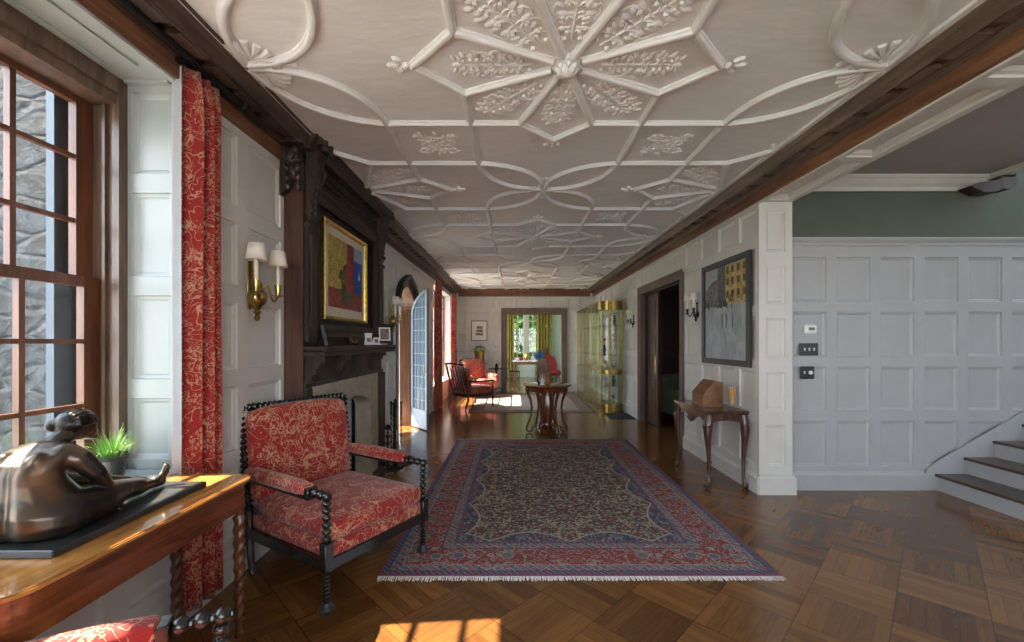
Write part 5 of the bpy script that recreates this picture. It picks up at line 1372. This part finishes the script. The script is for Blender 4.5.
def spiral_leg(name, x, y, z1, r, mat, par):
    V = []; F = []; H = 90; Sg = 16
    for j in range(H + 1):
        z = z1 * j / H; h = j / H
        env = 1.0 if .12 < h < .93 else (.75 if h > .04 else 1.1)
        for q in range(Sg):
            a = 2 * PI * q / Sg; tw = (.16 * math.cos(2 * a - z * 95)) if .12 < h < .93 else 0
            rr = r * env * (1 + tw) * (.85 + .25 * h); V.append((x + rr * math.cos(a), y + rr * math.sin(a), z))
    for j in range(H):
        for q in range(Sg): F.append((j * Sg + q, j * Sg + (q + 1) % Sg, (j + 1) * Sg + (q + 1) % Sg, (j + 1) * Sg + q))
    F += [tuple(range(Sg - 1, -1, -1)), tuple(H * Sg + q for q in range(Sg))]
    return MB().add(V, F).build(name, mat, par, True)
for (x, y) in ((X1 - .045, Yf - .045), (X0 + .05, Yf - .05), (X1 - .08, Yn + .08), (X0 + .05, Yn + .08)): spiral_leg('twisted_leg', x, y, .66, .024, 'mahog_v', t)

# ------------------------------------------------------------------ bronze figure
SB = .838
bs = thing('bronze_statue', 'large bronze seated nude figure reaching for its foot, on a dark slab on the table', 'statue', (0, 0, 0))
MB().box(-1.765, -1.462, 1.33, 2.00, TT, SB, b=.004).build('base_slab', 'slate', bs)
m_ = MB()
def cap(pts, rs, seg=14, flat=1.0):
    m_.tube(pts, rs, seg, flat)
    for p, r in ((pts[0], rs[0]), (pts[-1], rs[-1])): m_.ball(p, r * .98, 12, 8)
# pelvis and back as one smooth loft, with a shallow spine furrow
sec = [(.838, -1.650, 1.455, .118, .078), (.848, -1.650, 1.455, .140, .096), (.880, -1.648, 1.453, .153, .108), (.920, -1.650, 1.456, .152, .112), (.955, -1.658, 1.462, .134, .104), (.985, -1.672, 1.466, .112, .090),
       (1.015, -1.688, 1.470, .098, .078), (1.045, -1.700, 1.476, .099, .073), (1.075, -1.707, 1.488, .112, .069), (1.100, -1.711, 1.505, .120, .058), (1.120, -1.712, 1.528, .098, .046), (1.138, -1.710, 1.55, .045, .03)]
V = []; F = []; NS = 40
for (z, cx, cy, rx_, ry_) in sec:
    for q in range(NS):
        a = 2 * PI * q / NS; d_ = abs(((a + PI / 2 + PI) % (2 * PI)) - PI)
        g_ = 1 - .13 * math.exp(-(d_ / .15) ** 2) * (1 if z > .95 else 1.3)
        V.append((cx + rx_ * g_ * math.cos(a), cy + ry_ * g_ * math.sin(a), z))
for j in range(len(sec) - 1):
    for q in range(NS): F.append((j * NS + q, j * NS + (q + 1) % NS, (j + 1) * NS + (q + 1) % NS, (j + 1) * NS + q))
F += [tuple(range(NS - 1, -1, -1)), tuple((len(sec) - 1) * NS + q for q in range(NS))]
m_.add(V, F)
m_.ball((-1.768, 1.460, 1.065), (.036, .030, .050), 14, 10, ); m_.ball((-1.655, 1.460, 1.065), (.036, .030, .050), 14, 10)   # shoulder blades
cap([(-1.71, 1.56, 1.115), (-1.705, 1.605, 1.15)], [.036, .032])
# head bowed, turned to the right
m_.ball((-1.700, 1.64, 1.172), (.050, .056, .056), 18, 12)
m_.ball((-1.692, 1.662, 1.150), (.036, .030, .036), 12, 8); m_.ball((-1.680, 1.690, 1.145), (.007, .010, .009), 8, 6)
m_.ball((-1.682, 1.678, 1.125), (.018, .018, .014), 8, 6)
# right arm
cap([(-1.630, 1.525, 1.092), (-1.590, 1.54, 1.07), (-1.560, 1.57, 1.01), (-1.566, 1.61, .95), (-1.588, 1.655, .922)], [.044, .038, .030, .026, .023])
cap([(-1.592, 1.66, .925), (-1.615, 1.73, .912), (-1.632, 1.80, .903)], [.027, .024, .015])
# left arm, on the window side
cap([(-1.765, 1.53, 1.08), (-1.79, 1.60, 1.02), (-1.775, 1.66, .955)], [.042, .034, .027])
cap([(-1.775, 1.66, .955), (-1.72, 1.74, .93), (-1.665, 1.82, .905)], [.026, .022, .014])
# right leg stretched along the slab
cap([(-1.575, 1.47, .905), (-1.575, 1.60, .895), (-1.592, 1.70, .900)], [.075, .060, .044])
cap([(-1.592, 1.70, .900), (-1.605, 1.79, .882), (-1.625, 1.885, .866)], [.042, .036, .020])
cap([(-1.625, 1.89, .862), (-1.618, 1.925, .862)], [.020, .021])
cap([(-1.620, 1.92, .870), (-1.616, 1.945, .900), (-1.613, 1.95, .925)], [.019, .017, .013])
# left leg folded, its foot by the right knee
cap([(-1.70, 1.50, .91), (-1.765, 1.60, .905), (-1.790, 1.68, .900)], [.080, .062, .045])
cap([(-1.790, 1.68, .895), (-1.70, 1.70, .872), (-1.60, 1.675, .862)], [.042, .034, .022])
cap([(-1.60, 1.675, .858), (-1.555, 1.655, .853)], [.020, .013])
# hands with fingers
def hand(c, d, side):
    c = Vector(c); d = Vector(d).normalized(); s_ = Vector(side).normalized(); dn = Vector((0, 0, -1))
    m_.ball(c[:], (.018, .020, .011), 12, 8)
    for k in range(4):
        b0 = c + s_ * (k - 1.5) * .0085 + d * .012; L = (.030, .034, .032, .025)[k]
        m_.tube([b0[:], (b0 + d * L * .6 + dn * .002)[:], (b0 + d * L + dn * .010)[:]], [.0058, .0052, .004], 8)
    b0 = c - s_ * .015; m_.tube([b0[:], (b0 - s_ * .010 + d * .012)[:], (b0 - s_ * .010 + d * .026 + dn * .005)[:]], [.006, .0055, .0045], 8)
hand((-1.634, 1.815, .905), (0.05, 1, -.1), (1, 0, -.3)); hand((-1.655, 1.835, .905), (.6, .9, -.1), (.8, -.5, 0))
for k in range(5):   # toes of the raised foot
    m_.ball((-1.627 + k * .0065, 1.948, .930 + (.008 if k == 0 else 0) - k * .002), (.0048, .006, .012), 8, 6)
    m_.ball((-1.545 + .004 * abs(k - 2), 1.648 + (k - 2) * .007, .850), (.012, .0045, .006), 8, 6)
fig = m_.build('figure', 'bronze', bs, True)
rm = fig.modifiers.new('r', 'REMESH'); rm.mode = 'VOXEL'; rm.voxel_size = .0045; rm.use_smooth_shade = True
sm = fig.modifiers.new('s', 'SMOOTH'); sm.factor = .7; sm.iterations = 6
# hair drawn back to a bun
m_ = MB()
m_.ball((-1.705, 1.630, 1.184), (.054, .056, .053), 18, 12); m_.ball((-1.750, 1.595, 1.180), (.026, .024, .024), 12, 8); m_.ball((-1.735, 1.60, 1.188), (.026, .024, .022), 12, 8)
for q in range(9):
    a = -.9 + q * .3; m_.tube([(-1.705 + .052 * math.sin(a), 1.60, 1.178 + .05 * math.cos(a)), (-1.705 + .056 * math.sin(a), 1.64, 1.182 + .056 * math.cos(a)), (-1.705 + .045 * math.sin(a), 1.675, 1.18 + .045 * math.cos(a))], .006, 6)
hb = m_.build('hair', plain('dark bronze hair', (.03, .026, .024), .35, .85, var=.3, nscale=60, bstr=.8), bs, True)
rm = hb.modifiers.new('r', 'REMESH'); rm.mode = 'VOXEL'; rm.voxel_size = .004; rm.use_smooth_shade = True
sm = hb.modifiers.new('s', 'SMOOTH'); sm.factor = .5; sm.iterations = 5

# grass in a pot on the sill
t = thing('potted_grass', 'tuft of bright green grass in a small pot on the window sill behind the statue', 'plant', (-1.975, 2.06, .82))
MB().lathe([(.045, 0), (.06, .10), (.066, .105), (.066, .12), (.055, .12), (0, .11)], seg=20).build('pot', 'slate', t, True)
m_ = MB(); rnd = random.Random(12)
for k in range(190):
    a = rnd.uniform(0, 2 * PI); L = rnd.uniform(.10, .21); b = rnd.uniform(.25, 1.05); r0 = rnd.uniform(0, .04)
    px, py, pz = r0 * math.cos(a), r0 * math.sin(a), .11; w = .0024; pts = []
    for q in range(6):
        u = q / 5; out = L * (b * u * .75); up = L * (u * 1.05 - b * .75 * u * u)
        pts.append((px + math.cos(a) * out, py + math.sin(a) * out, pz + up, w * (1 - u * .85)))
    sx, sy = -math.sin(a), math.cos(a); V = []
    for (x, y, z, ww) in pts: V += [(x - sx * ww, y - sy * ww, z), (x + sx * ww, y + sy * ww, z)]
    m_.add(V, [(2 * q, 2 * q + 1, 2 * q + 3, 2 * q + 2) for q in range(5)])
m_.build('grass_blades', 'green', t)

# ------------------------------------------------------------------ dining room furniture
t = thing('writing_desk', 'pale topped desk in front of the dining room window beyond the far doorway', 'desk', (.52, 16.6, 0))
MB().box(-.6, .6, -.3, .3, .74, .78, b=.006).build('desktop', 'silver', t)
for x in (-.54, .42): MB().box(x, x + .12, -.26, .26, 0, .74).build('leg_panel', 'oakbox', t)
MB().box(-.55, .55, -.28, -.26, .62, .74).build('apron', 'oakbox', t)
t = thing('gold_pot', 'round gold pot standing on the pale desk at the dining room window', 'pot', (.50, 16.5, .78)); MB().lathe([(.06, 0), (.11, .08), (.12, .16), (.08, .25), (.09, .28), (0, .28)], seg=18).build('body', 'gold', t, True)
for k, (x, w, c, lb) in enumerate(((.12, .16, 'whiteobj', 'white box left of the gold pot on the dining room desk'), (.30, .12, 'redplain', 'small red tin just left of the gold pot on the dining room desk'), (.76, .18, 'paper', 'white box right of the gold pot on the dining room desk'))):
    o = MB().box(-w / 2, w / 2, -.08, .08, 0, .11 + .03 * k, b=.006).build('small_box', c, None, loc=(x, 16.5, .78)); tag(o, lb, 'box', 'boxes on the desk')
t = thing('red_dining_chair', 'pinkish red upholstered chair in the dining room, right of the buddha', 'chair', (1.36, 14.6, 0), math.radians(200))
m_ = MB(); cushion(m_, -.25, .25, -.25, .27, .36, .50, .03, .04); m_.build('seat', 'redplain', t, True)
pts = [(-.25, 0), (-.27, .3), (-.22, .52), (-.1, .60), (.0, .62), (.1, .60), (.22, .52), (.27, .3), (.25, 0)]
m_ = MB().prism(pts, 1, -.04, .04, tr(0, -.25, .42) @ rot('X', .12)); o = m_.build('backrest', 'redplain', t); bv = o.modifiers.new('b', 'BEVEL'); bv.width = .025; bv.segments = 3
for sx in (-1, 1):
    for sy in (-1, 1): MB().tube([(sx * .21, sy * .22, 0), (sx * .22, sy * .21, .37)], [.014, .022], 8).build('leg', 'walnut', t)
t = thing('dark_side_chair', 'small dark wooden chair at the left edge of the far doorway in the dining room', 'chair', (-.02, 15.3, 0), math.radians(-80))
MB().box(-.2, .2, -.2, .2, .42, .46, b=.006).build('seat', 'walnut', t)
for sx in (-1, 1):
    MB().tube([(sx * .17, .17, 0), (sx * .18, .18, .42)], .015, 8).build('leg', 'walnut', t); MB().tube([(sx * .17, -.2, 0), (sx * .18, -.18, .45), (sx * .18, -.24, .92)], .016, 8).build('leg', 'walnut', t)
MB().box(-.19, .19, -.25, -.22, .75, .92, b=.006).box(-.19, .19, -.225, -.205, .58, .64, b=.004).build('backrest', 'walnut', t)
# parlour beyond the right doorway
t = thing('green_settee', 'sage green settee in the dark room beyond the right doorway', 'sofa', (3.55, 8.1, 0), math.radians(15))
m_ = MB(); cushion(m_, -.6, .6, -.35, .35, .15, .45, .03, .06); m_.build('seat', 'greenup', t, True)
m_ = MB(); cushion(m_, -.6, .6, .25, .42, .2, .85, .03, .06); m_.build('backrest', 'greenup', t, True)
for sx in (-1, 1):
    m_ = MB(); cushion(m_, sx * .6 - .07, sx * .6 + .07, -.35, .4, .15, .62, .02, .05); m_.build('armrest', 'greenup', t, True)
    for y in (-.3, .3): MB().tube([(sx * .55, y, 0), (sx * .55, y, .16)], .02, 8).build('leg', 'walnut', t)
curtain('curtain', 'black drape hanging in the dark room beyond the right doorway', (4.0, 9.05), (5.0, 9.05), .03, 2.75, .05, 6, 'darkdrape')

# ------------------------------------------------------------------ light and camera
W = bpy.data.worlds.new('sky'); SC.world = W; W.use_nodes = True; nt = W.node_tree; nt.nodes.clear()
wo = nt.nodes.new('ShaderNodeOutputWorld'); bg = nt.nodes.new('ShaderNodeBackground'); nt.links.new(bg.outputs[0], wo.inputs[0])
tc = nt.nodes.new('ShaderNodeTexCoord'); sx = nt.nodes.new('ShaderNodeSeparateXYZ'); nt.links.new(tc.outputs['Generated'], sx.inputs[0])
rp = nt.nodes.new('ShaderNodeValToRGB'); nt.links.new(sx.outputs[2], rp.inputs[0])
rp.color_ramp.elements[0].position = 0; rp.color_ramp.elements[0].color = (.95, .97, 1, 1); rp.color_ramp.elements[1].position = .6; rp.color_ramp.elements[1].color = (.62, .80, 1, 1)
nt.links.new(rp.outputs[0], bg.inputs[0]); bg.inputs[1].default_value = WORLD
def portal(name, loc, d, w, h):
    l = bpy.data.lights.new(name, 'AREA'); l.shape = 'RECTANGLE'; l.size = w; l.size_y = h; l.cycles.is_portal = True
    o = bpy.data.objects.new(name, l); COL.objects.link(o); o.location = loc
    o.rotation_euler = Vector(d).to_track_quat('-Z', 'Z' if abs(d[2]) < .5 else 'Y').to_euler(); return o
portal('sky_opening_near_window', (-2.32, .9, 1.78), (1, 0, 0), 2.7, 1.95)
portal('sky_opening_left_window', (WL - .26, -1.6, 1.62), (1, 0, 0), 1.7, 2.3)
portal('sky_opening_rear', (.3, -2.72, 1.62), (0, 1, 0), 3.7, 2.3)
portal('sky_opening_far_window', (WL - .30, 10.62, 1.65), (1, 0, 0), 2.7, 2.35)
portal('sky_opening_arched_door', (WL - .28, 6.98, 1.2), (1, 0, 0), 1.05, 2.4)
portal('sky_opening_dining', (.44, 18.12, 1.7), (0, -1, 0), 1.2, 2.3)
portal('sky_opening_landing', (8.12, 3.5, 4.28), (-1, 0, 0), 1.55, 1.85)
portal('sky_opening_hall', (5.3, -1.32, 1.95), (0, 1, 0), 2.3, 1.55)
portal('sky_opening_dining_side', (-3.33, 15.5, 1.7), (1, 0, 0), 3.8, 2.4)
sl = bpy.data.lights.new('sun', 'SUN'); sl.energy = SUNE; sl.angle = math.radians(.6); sl.color = (1, .86, .66)
so_ = bpy.data.objects.new('sun', sl); COL.objects.link(so_)
el, az = math.radians(51), math.radians(4.5)
so_.rotation_euler = Vector((math.cos(el) * math.cos(az), math.cos(el) * math.sin(az), -math.sin(el))).to_track_quat('-Z', 'Y').to_euler()

cam = bpy.data.cameras.new('camera'); co = bpy.data.objects.new('camera', cam); COL.objects.link(co)
co.location = (0, 0, EYE); co.rotation_euler = (PI / 2, 0, 0)
cam.sensor_width = 36; cam.sensor_fit = 'HORIZONTAL'; cam.lens = 420 / 1024 * 36; cam.shift_x = -2 / 1024; cam.shift_y = 21 / 1024
cam.clip_start = .03; cam.clip_end = 200
SC.camera = co
SC.view_settings.view_transform = 'Standard'; SC.view_settings.look = 'None'; SC.view_settings.gamma = 1
SC.view_settings.use_curve_mapping = False; SC.view_settings.exposure = EXPO
try:
    SC.cycles.max_bounces = 10; SC.cycles.diffuse_bounces = 6; SC.cycles.glossy_bounces = 4; SC.cycles.transparent_max_bounces = 16
    SC.cycles.use_denoising = True; SC.cycles.sample_clamp_indirect = 12; SC.cycles.caustics_reflective = False; SC.cycles.caustics_refractive = False
except Exception: pass
